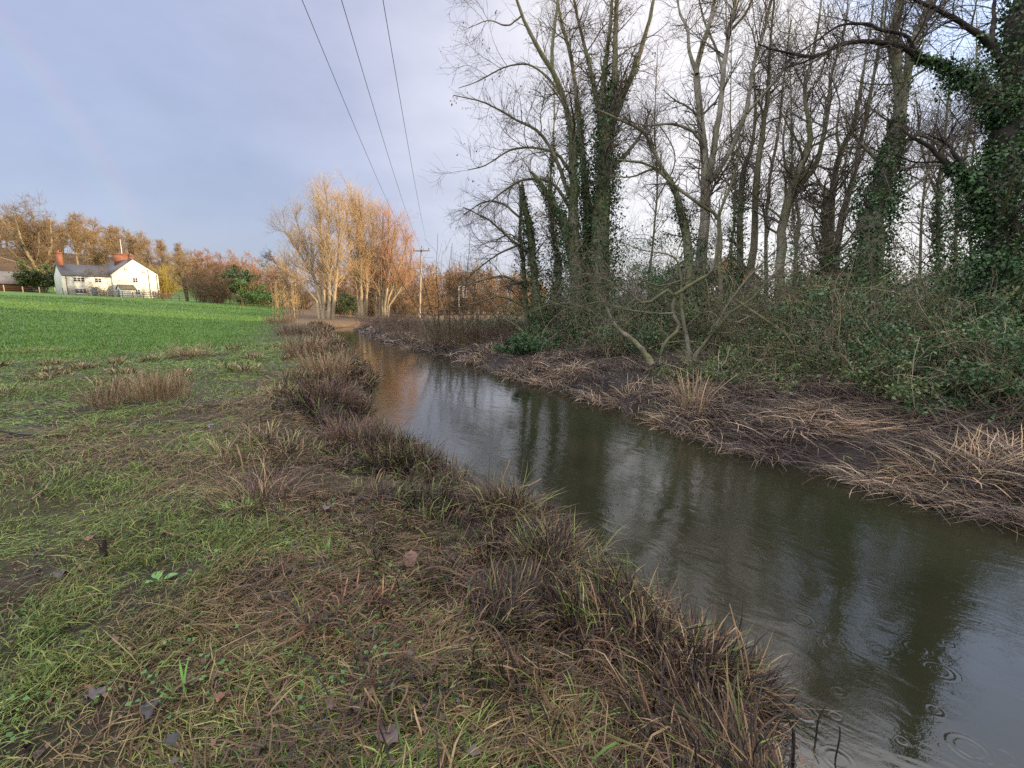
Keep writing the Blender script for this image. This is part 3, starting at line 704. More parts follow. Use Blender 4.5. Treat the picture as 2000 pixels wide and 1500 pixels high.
# ================================================================== DISTANT TREES
def free_tree(name, pos, h, spread, label=None, cat='tree', group=None, bark=PALE, twig=TWIG, n1=22, n2=160, n3=900, forks=3, up=0.05, ang=(30, 60), tw=0.018, bole=0.3, hab=1.0, trunk_r=None, lean=(0, 0), twl=1.0, ivy=0):
    """a free standing bare tree: trunk forking into limbs, branches and twigs"""
    pos = np.asarray(pos, float)
    root = tag(empty(name, pos), label, cat, group)
    r0 = trunk_r or h * 0.022
    P, R = [], []
    for k in range(forks):
        a = 2 * math.pi * (k + rng.random() * 0.6) / forks
        sp = spread * 0.32 * rng.uniform(0.4, 1.1) if forks > 1 else 0
        zt = h * rng.uniform(0.78, 0.97)
        c = [(0, 0, -0.4), (rng.normal() * 0.02 * h, rng.normal() * 0.02 * h, h * bole * 0.7), (math.cos(a) * sp * 0.25, math.sin(a) * sp * 0.25, h * bole),
             (math.cos(a) * sp * 0.8, math.sin(a) * sp * 0.8, h * (bole + 0.3)), (math.cos(a) * sp * hab, math.sin(a) * sp * hab, zt)]
        c = np.array(c); c[:, 0] += lean[0] * np.maximum(c[:, 2] / h, 0) ** 1.5; c[:, 1] += lean[1] * np.maximum(c[:, 2] / h, 0) ** 1.5
        q, r = resample(c + pos, [r0, r0 * 0.85, r0 * 0.7, r0 * 0.4, r0 * 0.08], 14)
        P.append(q); R.append(r)
    P, R = np.array(P), np.array(R)
    P = P + rng.normal(size=P.shape) * (R * 0.15)[..., None]
    tr = Buf(); tubes(tr, P, R, 6, bark * (1 + 0.2 * rng.normal(size=(len(P), 14, 1))), bumps=0.06)
    tr.build('trunk', M_bark, root, smooth=True)
    cr = Buf()
    A1 = grow(P, R, n1, bole * 0.8, 1.0, ang, (spread * 0.25, spread * 0.55), 8, 0.14, up, 0.55, tw * 1.5, 0.7)
    tubes(cr, *A1, 5, pick([bark * 0.8], n1))
    A2 = grow(*A1, n2, 0.15, 1.0, (25, 60), (spread * 0.10, spread * 0.26), 6, 0.14, up, 0.6, tw * 1.1, 0.6)
    A2b = grow(P, R, n2 // 3, bole, 1.0, ang, (spread * 0.10, spread * 0.26), 6, 0.14, up, 0.4, tw * 1.1, 0.6)
    A2 = (np.concatenate([A2[0], A2b[0]]), np.concatenate([A2[1], A2b[1]]))
    tubes(cr, *A2, 3, pick(twig, len(A2[0])))
    A3 = grow(*A2, n3, 0.1, 1.0, (20, 55), (spread * 0.05 * twl, spread * 0.13 * twl), 4, 0.14, up, 0.7, tw, 0.5)
    tubes(cr, *A3, 3, pick(twig, n3))
    cr.build('crown', M_twig, root)
    if ivy:
        ib = Buf(); ivy_on(ib, P, R, ivy, 0, 0.6, 0.3, 0.3); ib.build('ivy', M_ivy, root)
    return root
def shrub(name, pos, h, wd, label=None, cat='shrub', group=None, nst=40, ntw=400, tw=0.008, cols=TWIG, up=0.03, fan=0.8, leaf=None, wander=0.1, stem_r=0.012, base_w=0.25, lean=(0, 0), arch=0.0):
    """many stems from one base, with twigs and, if leaf = (n, size, colours, clumps), foliage in clumps"""
    pos = np.asarray(pos, float)
    root = tag(empty(name, pos), label, cat, group)
    b = pos + np.c_[np.clip(rng.normal(size=(nst, 2)), -1.6, 1.6) * wd * base_w * (0.6 if wd > 4 else 1.0), np.full(nst, -0.1)]
    a = rng.uniform(0, 2 * math.pi, nst); sp = np.sqrt(rng.random(nst)) * fan
    d = norm(np.stack([np.cos(a) * sp * wd / h + lean[0], np.sin(a) * sp * wd / h + lean[1], np.ones(nst)], -1))
    K = 9; L = h * rng.uniform(0.6, 1.08, nst)
    P = np.empty((nst, K, 3)); P[:, 0] = b; p = b
    for k in range(1, K):
        d = norm(d + wander * rng.normal(size=(nst, 3)) + np.array([0, 0, up - arch * (k / K) ** 2]))
        p = p + d * (L / (K - 1))[:, None]; P[:, k] = p
    R = stem_r * rng.uniform(0.6, 1.3, (nst, 1)) * np.linspace(1, 0.3, K)[None]
    st = Buf(); tubes(st, P, R, 4, pick(cols, nst))
    if ntw:
        A = grow(P, R, ntw, 0.15, 1.0, (20, 55), (h * 0.12, h * 0.38), 5, 0.14, up, 0.6, tw, 0.5)
        tubes(st, *A, 3, pick(cols, ntw))
        A2 = grow(*A, ntw, 0.2, 1.0, (25, 60), (h * 0.05, h * 0.16), 4, 0.16, up, 0.7, tw, 0.5)
        tubes(st, *A2, 3, pick(cols, ntw))
    st.build('stems', M_twig, root)
    if leaf:
        n, sz, lc, ncl = leaf
        # clumps of leaves about the shoots
        i = rng.integers(0, nst, ncl); k = rng.uniform(0.25, 1.0, ncl) ** 0.7
        c, _, _ = interp_along(P, R, i, k)
        c = c + rng.normal(size=c.shape) * np.array([wd * 0.13, wd * 0.13, h * 0.07])
        c[:, 2] = np.maximum(c[:, 2], pos[2] + 0.08)
        j = rng.integers(0, ncl, n)
        rad = rng.uniform(0.03, 0.12, ncl)[j] * min(wd, h * 1.3)
        q = c[j] + rng.normal(size=(n, 3)) * rad[:, None] * np.array([1, 1, 0.65])
        q[:, 2] = np.maximum(q[:, 2], pos[2] + 0.02)
        shade = pick(lc, n) * rng.uniform(0.55, 1.35, (ncl, 1))[j]
        lb_ = Buf(); leaves(lb_, q, np.full(n, sz), shade, norm(q - pos - np.array([0, 0, h * 0.3])), 0.4, 0.55, 0.25)
        lb_.build('foliage', M_leaf, root)
    return root
GOLD = np.array([0.40, 0.32, 0.20])
WARM = [(0.30, 0.20, 0.10), (0.26, 0.18, 0.10), (0.33, 0.24, 0.11), (0.20, 0.15, 0.09)]
RUST = [(0.32, 0.16, 0.11), (0.27, 0.15, 0.10), (0.35, 0.21, 0.12)]

# the poplars beyond the bend, lit by the low sun
def poplar(name, label, stems, t, twig, n1, n2, n3, spread):
    P, R = [], []
    K = 20
    for st in stems:
        a = np.array(st, float); a[:, 1] = 622 - (622 - a[:, 1]) * 0.93; a[:, 2] *= 0.85
        q = px(a[:, 0], a[:, 1], t + np.linspace(0, rng.uniform(-1, 1) * spread, len(st)) + rng.uniform(-.6, .6))
        q, r = resample(q, a[:, 2] * t / F * 0.8, K); P.append(q); R.append(r)
    P, R = np.array(P), np.array(R)
    b = P[0, 0].copy(); b[2] = min(b[2], on_ground(b[0], b[1])[2])
    P[:, 0, 2] = b[2] - 0.3
    root = tag(empty(name, b), label, 'tree')
    tr = Buf(); tubes(tr, P + rng.normal(size=P.shape) * (R * .15)[..., None], R, 7, np.array([0.29, 0.235, 0.15]) * (1 + 0.2 * rng.normal(size=(len(P), K, 1))), bumps=0.06)
    tr.build('trunk', M_bark, root, smooth=True)
    cr = Buf()
    A1 = grow(P, R, n1, 0.15, 0.98, (22, 58), (1.8, 5.2), 8, 0.07, 0.10, 0.36, 0.022, 0.7); tubes(cr, *A1, 5, pick([GOLD * 0.9, GOLD * 0.75], n1))
    A2 = grow(*A1, n2, 0.1, 1.0, (20, 50), (1.2, 3.0), 6, 0.08, 0.08, 0.5, 0.012, 0.6)
    A2b = grow(P, R, n2 // 4, 0.3, 1.0, (20, 45), (1.2, 3.0), 6, 0.08, 0.08, 0.3, 0.012, 0.6)
    A2 = (np.concatenate([A2[0], A2b[0]]), np.concatenate([A2[1], A2b[1]]))
    tubes(cr, *A2, 3, pick(list(twig) + [GOLD * 0.7], len(A2[0])))
    A3 = grow(*A2, n3, 0.1, 1.0, (20, 50), (0.7, 1.8), 4, 0.10, 0.06, 0.7, 0.0075, 0.5); tubes(cr, *A3, 3, pick(twig, n3))
    cr.build('crown', M_twig, root)
    return root
PT = [(0.47, 0.34, 0.19), (0.41, 0.28, 0.15), (0.51, 0.37, 0.21)]
poplar('golden_poplar', 'tallest golden bare tree with three pale stems where the river bends', [
    [(632, 628, 6.5), (631, 560, 5.5), (628, 480, 4.4), (625, 400, 3), (620, 342, 1)], [(642, 630, 6), (644, 560, 5), (640, 470, 4), (640, 400, 2.6), (636, 350, 1)],
    [(650, 622, 5.5), (654, 560, 4.8), (662, 490, 3.8), (664, 420, 2.6), (656, 362, 1)], [(628, 600, 4), (612, 530, 3.2), (592, 460, 2.4), (575, 405, 1.2)],
    [(630, 575, 3.6), (600, 510, 2.8), (566, 455, 1.8), (550, 425, 0.8)], [(622, 590, 3), (590, 550, 2.4), (555, 520, 1.6)]], 57, PT, 130, 1000, 6500, 3.5)
poplar('golden_poplar', 'tall bare golden tree standing just right of the tallest one', [
    [(706, 612, 6), (704, 550, 5), (702, 470, 4), (692, 400, 2.8), (684, 348, 1)], [(714, 612, 5), (716, 540, 4.4), (708, 450, 3.4), (704, 390, 2.2), (700, 362, 1)],
    [(702, 610, 4), (694, 540, 3.4), (682, 460, 2.4), (675, 385, 1)], [(712, 600, 4), (722, 520, 3), (728, 440, 2), (720, 385, 1)]], 62, PT, 100, 800, 5200, 3)
poplar('russet_poplar', 'russet topped bare tree beside the utility pole, with many thin stems', [
    [(742, 612, 5), (744, 540, 4.2), (748, 460, 3), (748, 400, 1)], [(750, 612, 4.4), (758, 540, 3.6), (768, 470, 2.6), (772, 418, 1)],
    [(736, 612, 4), (730, 540, 3.2), (728, 460, 2.4), (735, 405, 1)], [(752, 600, 4), (772, 540, 3), (788, 490, 2), (798, 452, 1)], [(746, 600, 4), (752, 520, 3), (760, 440, 2), (758, 398, 1)],
    [(756, 600, 3), (782, 560, 2.4), (800, 520, 1.4), (804, 480, .8)]], 64, [(0.46, 0.23, 0.15), (0.42, 0.23, 0.13), (0.46, 0.32, 0.18)], 120, 900, 6200, 3)

# the wood on the hill behind the house: each tree a thing, copies of four
def at_uv_depth(u, t):
    x = (u - 1000) / F * t; y = t * 1.013
    return on_ground(x, y)
protos = []
wood_lab = 'bare brown tree in the sunlit wood along the hilltop behind the white house'
spots = []
for row, (t0, n_) in enumerate(((138, 17), (150, 17), (163, 16), (178, 14))):
    for k in range(n_):
        u = -110 + 520 * (k + rng.uniform(-0.3, 0.3)) / n_ + row * 9
        if (row < 1 and 312 < u) or (row == 0 and u < 70): continue
        spots.append((u, t0 + rng.uniform(-5, 5) - max(0, u - 250) * 0.05))
for k, (u, t_) in enumerate(spots):
    hs = float(np.interp(u, [-110, 120, 180, 300, 390], [11.0, 11.5, 12.5, 10.5, 9.5])) * rng.uniform(0.85, 1.12)
    p = at_uv_depth(u, t_)
    if k < 5:
        o = free_tree('wood_tree', p, 14.0, 11.0, wood_lab, 'tree', 'trees of the hilltop wood', bark=np.array([0.24, 0.19, 0.12]), twig=WARM, n1=26, n2=190, n3=1500, forks=1 + k % 3, tw=0.028, bole=0.34, up=0.06)
        protos.append(o); o.scale = (hs / 14,) * 3
    else:
        o = copy_tree(protos[k % 5]); o.location = p; o.rotation_euler = (0, 0, rng.uniform(0, 6.28)); sc = hs / 14
        o.scale = (sc * rng.uniform(0.9, 1.15), sc * rng.uniform(0.9, 1.15), sc)
free_tree('great_oak', at_uv_depth(90, 120), 18.5, 21, 'large spreading bare oak rising behind the evergreen bush left of the house', 'tree', None, bark=np.array([0.26, 0.22, 0.14]), twig=[(0.19, 0.12, 0.065), (0.15, 0.11, 0.07), (0.22, 0.15, 0.07)], n1=48, n2=420, n3=3200, forks=4, tw=0.022, bole=0.2, up=0.03, ang=(35, 75), trunk_r=0.75)
# low rust coloured wood behind the hedges, to the right of the house
for k in range(22):
    u = 392 + k * 8.6 + rng.uniform(-6, 6); t_ = 135 + rng.uniform(-8, 25)
    h_ = float(np.interp(u, [370, 420, 480, 560], [12.0, 11.5, 11.5, 10.0])) * rng.uniform(0.85, 1.1)
    if k < 3:
        o = free_tree('rust_tree', at_uv_depth(u, t_), 11, 9, 'rust tinged bare tree in the far belt between the house and the poplars', 'tree', 'trees of the far rusty belt', bark=np.array([0.24, 0.17, 0.12]), twig=RUST + WARM[:1], n1=24, n2=180, n3=1300, forks=1 + k, tw=0.026, bole=0.2)
        if k == 0: rp = []
        rp.append(o)
    else:
        o = copy_tree(rp[k % 3]); o.location = at_uv_depth(u, t_); o.rotation_euler.z = rng.uniform(0, 6.28); o.scale = (h_ / 11 * 1.1, h_ / 11 * 1.1, h_ / 11)
# sunlit hedgerow trees beyond the utility pole, on the right of the bend
op = []
for k in range(34):
    u = 640 + k * 13 + rng.uniform(-6, 6); t_ = rng.uniform(86, 118)
    h_ = float(np.interp(u, [640, 800, 860, 960, 1080], [8.5, 9.5, 10, 9, 7])) * rng.uniform(0.8, 1.08) * t_ / 100
    if k < 4:
        o = free_tree('hedgerow_tree', at_uv_depth(u, t_), 8, 7.5, 'sunlit orange brown bare tree in the low belt beyond the utility pole', 'tree', 'orange hedgerow trees beyond the pole', bark=np.array([0.26, 0.17, 0.10]), twig=[(0.36, 0.22, 0.12), (0.32, 0.20, 0.11), (0.36, 0.27, 0.13)], n1=30, n2=240, n3=1700, forks=1 + k, tw=0.024, bole=0.1, up=0.05)
        op.append(o)
    else:
        o = copy_tree(op[k % 4]); o.location = at_uv_depth(u, t_); o.rotation_euler.z = rng.uniform(0, 6.28); o.scale = (h_ / 8 * 1.15, h_ / 8 * 1.15, h_ / 8)
# bushes and small trees along the far edge of the field
free_tree('small_tree', at_uv_depth(366, 92), 9.0, 7, 'small bare tree with a twisted trunk by the fence right of the white house', 'tree', None, bark=np.array([0.16, 0.11, 0.07]), twig=WARM, n1=26, n2=180, n3=1200, forks=2, tw=0.018, bole=0.4, trunk_r=0.24, up=0.02)
for u, t_, h_, w_, lb in ((405, 92, 7.4, 6.5, 'broad dark brown leafless bush right of the small twisted tree'), (432, 90, 7.0, 6, 'leafless brown bush touching the dark conifer on its left'), (505, 96, 6.5, 6, 'leafless bush behind the pale saplings, left of the leaning tree'),
                          (545, 92, 6.2, 6, 'leafless bush with yellowish twigs behind the stand of pale saplings'), (590, 82, 5.6, 6, 'dark leafless thicket at the foot of the tallest golden tree'), (670, 74, 4.6, 6, 'tangled leafless bush between the two golden trees'), (780, 74, 4.6, 6, 'low tangled bush at the foot of the utility pole'), (722, 72, 3.6, 5, 'leafless scrub under the russet tree')):
    shrub('field_bush', at_uv_depth(u, t_), h_, w_, lb, 'bush', None, 60, 700, 0.02, [(0.15, 0.10, 0.06), (0.12, 0.085, 0.055), (0.19, 0.13, 0.06)], fan=1.1, stem_r=0.05, wander=0.14)
shrub('willow_bush', at_uv_depth(322, 114), 8.0, 6.5, 'yellow green tall willow bush against the right end of the house', 'bush', None, 110, 1500, 0.022, [(0.34, 0.30, 0.07), (0.28, 0.22, 0.07), (0.36, 0.27, 0.08)], fan=1.1, stem_r=0.05)
shrub('conifer', at_uv_depth(474, 88), 7.2, 4.6, 'dark green rounded conifer standing behind the field fence', 'tree', None, 20, 80, 0.02, WARM, fan=0.7, stem_r=0.07, leaf=(5200, 0.34, [(0.03, 0.075, 0.03), (0.045, 0.095, 0.03), (0.05, 0.075, 0.02)], 60))
shrub('laurel_bush', at_uv_depth(516, 84), 4.2, 6.0, 'bright green leafy bush behind the pale saplings', 'bush', None, 16, 60, 0.02, WARM, fan=1.0, stem_r=0.04, leaf=(2600, 0.32, [(0.10, 0.20, 0.04), (0.13, 0.22, 0.05), (0.07, 0.15, 0.03)], 34))
shrub('laurel_bush', at_uv_depth(668, 66), 3.6, 4.2, 'bright green bush just right of the pale stems of the tallest golden tree', 'bush', None, 16, 60, 0.02, WARM, fan=1.0, stem_r=0.04, leaf=(1500, 0.26, [(0.09, 0.17, 0.04), (0.12, 0.19, 0.05), (0.06, 0.12, 0.03)], 24))
shrub('evergreen_bush', at_uv_depth(86, 105), 6.2, 5.6, 'rounded dark evergreen bush between the barn and the white cottage', 'bush', None, 30, 60, 0.02, WARM, fan=0.95, stem_r=0.06, leaf=(9000, 0.42, [(0.05, 0.085, 0.02), (0.08, 0.11, 0.022), (0.03, 0.055, 0.016), (0.13, 0.13, 0.03)], 70))
free_tree('garden_tree', at_uv_depth(196, 101), 6.6, 8.5, 'low bare garden tree with ivied stem in front of the cottage door', 'tree', None, bark=np.array([0.15, 0.12, 0.07]), twig=[(0.17, 0.12, 0.06), (0.14, 0.10, 0.06)], n1=34, n2=240, n3=1500, forks=3, tw=0.017, bole=0.2, trunk_r=0.16, up=0.0, ang=(45, 85), ivy=260)
shrub('garden_shrub', at_uv_depth(317, 103), 2.6, 3.6, 'small russet brown shrub at the right corner of the white house', 'shrub', None, 40, 300, 0.02, RUST, fan=1.0, stem_r=0.03)
free_tree('leaning_tree', at_uv_depth(578, 70), 10.2, 6.5, 'thin dark tree leaning left over the pale saplings', 'tree', None, bark=np.array([0.12, 0.085, 0.06]), twig=[(0.12, 0.085, 0.065), (0.15, 0.10, 0.07)], n1=24, n2=120, n3=520, forks=1, tw=0.014, bole=0.45, trunk_r=0.15, lean=(-4.2, 0), up=0.02, ang=(35, 75))
sap = []
for k in range(20):
    u = 534 + k * 3.0 + rng.uniform(-2, 2); t_ = rng.uniform(54, 64)
    h_ = rng.uniform(3.2, 5.2)
    if k < 3:
        o = free_tree('sapling', at_uv_depth(u, t_), 4.2, 1.6, 'thin pale sapling in the sunlit row left of the river bend', 'sapling', 'pale saplings by the bend', bark=np.array([0.34, 0.26, 0.14]), twig=PT, n1=14, n2=40, n3=110, forks=1, tw=0.010, bole=0.35, trunk_r=0.06, up=0.12, ang=(20, 45))
        sap.append(o)
    else:
        o = copy_tree(sap[k % 3]); o.location = at_uv_depth(u, t_); o.rotation_euler.z = rng.uniform(0, 6.28); o.scale = (1, 1, h_ / 4.2)
# willow scrub on the right bank short of the alder
shrub('willow_scrub', px(905, 668, 21.5) * np.array([1, 1, 0]) + np.array([0, 0, on_ground(*px(905, 668, 21.5)[:2])[2]]), 4.6, 3.4, 'fan of tall thin dark willow shoots between the pole and the alder', 'shrub', None, 46, 130, 0.006, [(0.085, 0.06, 0.045), (0.11, 0.075, 0.05), (0.10, 0.085, 0.04)], fan=0.55, stem_r=0.016, wander=0.06, up=0.05, lean=(-0.12, 0))
for u, v, t_, h_, w_, lb, cl in ((850, 668, 26, 2.0, 4.0, 'low brown brushwood heap at the water edge left of the willow shoots', [(0.13, 0.09, 0.065), (0.16, 0.115, 0.075), (0.10, 0.085, 0.045)]), (905, 668, 22, 1.9, 3.6, 'dense olive brown brushwood at the foot of the willow shoots', [(0.12, 0.10, 0.05), (0.13, 0.09, 0.06), (0.09, 0.075, 0.04)]),
                             (975, 664, 22, 1.7, 3.6, 'brown bramble brushwood between the willow shoots and the holly', [(0.13, 0.085, 0.06), (0.11, 0.08, 0.06)]), (790, 650, 33, 2.0, 4.5, 'far low brushwood hump on the right bank before the bend', [(0.14, 0.10, 0.075), (0.11, 0.08, 0.06)]), (745, 642, 42, 1.9, 5, 'farthest low brushwood hump on the right bank', [(0.15, 0.10, 0.075), (0.11, 0.08, 0.06)])):
    q = px(u, v, t_); shrub('brushwood', on_ground(q[0], q[1]), h_, w_, lb, 'brushwood', None, 130, 1500, 0.005, cl, fan=1.25, stem_r=0.011, wander=0.16, up=-0.02, base_w=0.32)

# ================================================================== UNDERGROWTH OF THE WOOD
GRN = [(0.036, 0.088, 0.032), (0.052, 0.118, 0.038), (0.028, 0.068, 0.026), (0.075, 0.135, 0.048)]
OLV = [(0.068, 0.115, 0.038), (0.095, 0.145, 0.046), (0.045, 0.080, 0.030), (0.14, 0.165, 0.060)]
STEMS = [(0.19, 0.18, 0.095), (0.14, 0.135, 0.07), (0.29, 0.26, 0.17), (0.14, 0.10, 0.07)]
UG = [(1040, 16.5, 1.25, 2.2, 9000, GRN, 'glossy dark green holly bush low on the bank below the alder'),
      (1108, 18.5, 1.7, 2.4, 3800, GRN, 'ivy smothered bush right of the holly, beneath the alder stems'), (1000, 24, 2.2, 3.2, 2600, OLV, 'loose olive bush behind the holly'),
      (1170, 20, 3.6, 2.8, 5200, GRN, 'tall ivy draped bush at the foot of the alder'), (1235, 17.5, 2.9, 2.4, 4200, GRN, 'tall evergreen bush between alder and sprawling tree'), (1225, 14.5, 1.2, 1.8, 2600, OLV, 'low leafy bush behind the leaning dead stem'),
      (1290, 19, 4.6, 2.6, 4600, GRN, 'tall dark evergreen bush showing through behind the thin ivy trunk'), (1345, 16, 2.0, 2.6, 3800, OLV, 'olive green bush behind the sprawling tree'), (1425, 18, 3.2, 3.0, 4600, GRN, 'dark evergreen bush under the slim ivied stem'),
      (1400, 11.2, 1.0, 1.8, 2600, OLV, 'low leafy bush just right of the sprawling tree roots'), (1470, 13, 2.1, 2.6, 4600, OLV, 'olive bramble bush below the wavy pale stems'), (1540, 15.5, 3.0, 2.8, 5200, GRN, 'dark green bush below the broken snag'),
      (1545, 10.6, 1.35, 2.2, 3800, OLV, 'bramble mound at the top of the mud bank, third from the sprawling tree'), (1600, 12, 2.3, 2.4, 5200, OLV, 'leafy bramble thicket left of the stout ivy trunk'), (1665, 10.2, 1.6, 2.2, 4600, OLV, 'bramble mound in front of the stout ivy trunk'),
      (1660, 16.5, 3.2, 3, 5200, GRN, 'tall dark bush behind the stout ivy trunk'), (1755, 11.5, 2.1, 2.4, 5200, OLV, 'bramble thicket right of the stout ivy trunk'), (1770, 17, 3.0, 3.2, 3800, GRN, 'evergreen bush seen between the stout trunk and the edge trunk'),
      (1785, 8.8, 1.25, 1.9, 4200, OLV, 'low bramble mound over the mud between the two big ivy trunks'), (1850, 10.6, 2.0, 2.2, 5200, OLV, 'bramble thicket left of the massive edge trunk'), (1880, 14, 2.8, 2.6, 4600, GRN, 'tall dark bush left behind the massive edge trunk'),
      (1895, 8.2, 1.35, 1.7, 4600, GRN, 'evergreen mound at the foot of the massive edge trunk'), (1985, 7.6, 1.5, 1.7, 4600, GRN, 'leafy mound right of the massive edge trunk, at the bank top'), (2060, 9.5, 2.6, 2.6, 5200, GRN, 'tall evergreen bush right of the massive edge trunk'), (1960, 12.5, 2.4, 2.4, 3800, OLV, 'olive bush behind the massive edge trunk')]
UG += [(1215, 27, 5.2, 4.4, 5200, GRN, 'dark ivy mass far back between the alder and the leaning trunk'), (1300, 25, 4.2, 4.2, 4600, GRN, 'broad evergreen bush far back behind the leaning dead stem'), (1120, 25, 4.4, 3.6, 4600, GRN, 'dark evergreen bush between the two ivied trees at the wood edge'),
       (1480, 23, 3.8, 4.0, 4600, OLV, 'bramble thicket far back behind the slim ivied stem'), (1585, 21, 4.6, 3.6, 5200, GRN, 'tall evergreen bush far back left of the stout trunk'), (1665, 24, 4.4, 4.2, 4600, GRN, 'evergreen mass far back right behind the stout trunk'),
       (1740, 22, 3.4, 3.6, 4600, OLV, 'olive thicket far back between the two big ivied trunks'), (1820, 19, 3.0, 3.2, 4600, OLV, 'hazy olive thicket in front of the pale rendered house'), (1910, 18, 3.6, 3.4, 5200, GRN, 'dark mass far back behind the edge trunk'), (1060, 23, 2.8, 3.0, 3800, OLV, 'loose brown green thicket far back behind the holly')]
for u, t_, h_, w_, nl, cl, lb in UG:
    h_ *= rng.uniform(0.75, 1.5); t_ = t_ * 0.88 if t_ < 13 else t_
    q = px(u, 700, t_)
    shrub('evergreen_bush' if cl is GRN else 'bramble_bush', on_ground(q[0], q[1]), h_, w_, lb, 'bush', None, 70 if cl is OLV else 36, 420 if cl is OLV else 220, 0.004, STEMS, fan=1.15, stem_r=0.012, wander=0.2, up=0.0, arch=0.25 if cl is OLV else 0.08,
          leaf=(int(nl * (1.2 if cl is OLV else 1.25)), 0.060 if t_ < 13 else 0.085, cl if rng.random() < 0.6 else GRN, 60))
for u, t_, h_, w_, lb in ((1140, 16, 3.4, 3.2, 'leafless dark tangle of canes in front of the tall alder'), (1260, 14.5, 2.8, 2.6, 'leafless tangle of canes left of the thin leaning ivied trunk'), (1440, 13.5, 3.0, 2.8, 'leafless arching tangle between the forked grey tree and the wavy stems'),
                          (1555, 12, 2.8, 2.8, 'leafless tangle of arching canes in front of the broken snag'), (1640, 10.5, 2.6, 2.4, 'leafless cane tangle leaning over the bank before the stout ivied trunk'), (1730, 9.8, 2.4, 2.4, 'leafless cane tangle just right of the stout ivied trunk'),
                          (1815, 9.0, 2.6, 2.2, 'leafless cane tangle reaching up between the two biggest ivied trunks'), (1900, 7.6, 1.9, 1.8, 'leafless canes hanging in front of the massive edge trunk'), (1985, 6.9, 1.7, 1.6, 'leafless canes at the bank edge right of the massive edge trunk')):
    q = px(u, 700, t_)
    shrub('cane_tangle', on_ground(q[0], q[1]), h_ * 1.25, w_ * 1.2, lb, 'bush', None, 38, 150, 0.003, [(0.15, 0.14, 0.075), (0.10, 0.085, 0.055), (0.22, 0.20, 0.13), (0.09, 0.065, 0.05)], fan=1.3, stem_r=0.010, wander=0.2, up=0.0, arch=0.55)
# long pale arching bramble canes and branches reaching over the bank
for k, (pts, t_, lb) in enumerate([
    ([(1990, 560, 3), (1950, 600, 2.6), (1905, 625, 2.2), (1860, 640, 1.6), (1820, 650, 1)], 8.0, 'yellowish crooked branch reaching left from the edge trunk'),
    ([(2010, 650, 3), (1965, 690, 3), (1930, 720, 2.6), (1880, 745, 2), (1830, 765, 1.2)], 7.4, 'greenish long branch sloping down left in front of the edge trunk'),
    ([(1976, 800, 4), (1980, 750, 3.6), (1985, 700, 3), (1988, 640, 2)], 6.9, 'pale lichened upright stick at the edge of the bank'),
    ([(1625, 725, 4), (1580, 690, 4.5), (1530, 650, 4), (1480, 615, 3), (1430, 580, 1.6)], 10.2, 'mossy sloping bough running up left from the bramble mounds'),
    ([(1800, 740, 2.6), (1830, 690, 2.2), (1880, 680, 2), (1930, 700, 1.8), (1950, 760, 1)], 7.8, 'thin arching cane between the big ivy trunks'),
    ([(1740, 770, 2.4), (1790, 720, 2.2), (1830, 660, 2), (1850, 600, 1.4)], 8.4, 'thin pale upright cane over the bramble mound'),
    ([(1560, 770, 2.4), (1620, 740, 2.2), (1690, 680, 2), (1740, 600, 1.4)], 9.2, 'long brown cane leaning right over the bramble mounds')]):
    hero('branch', lb, [pts], t_, cat='branch', bark=np.array([0.19, 0.17, 0.09]), n1=7, n2=20, n3=40, L1=(0.25, 0.8), L2=(0.15, 0.45), L3=(0.08, 0.25), moss=0.4, rmin=0.0025, wander=0.24, spread=0.3, s0=0.1)

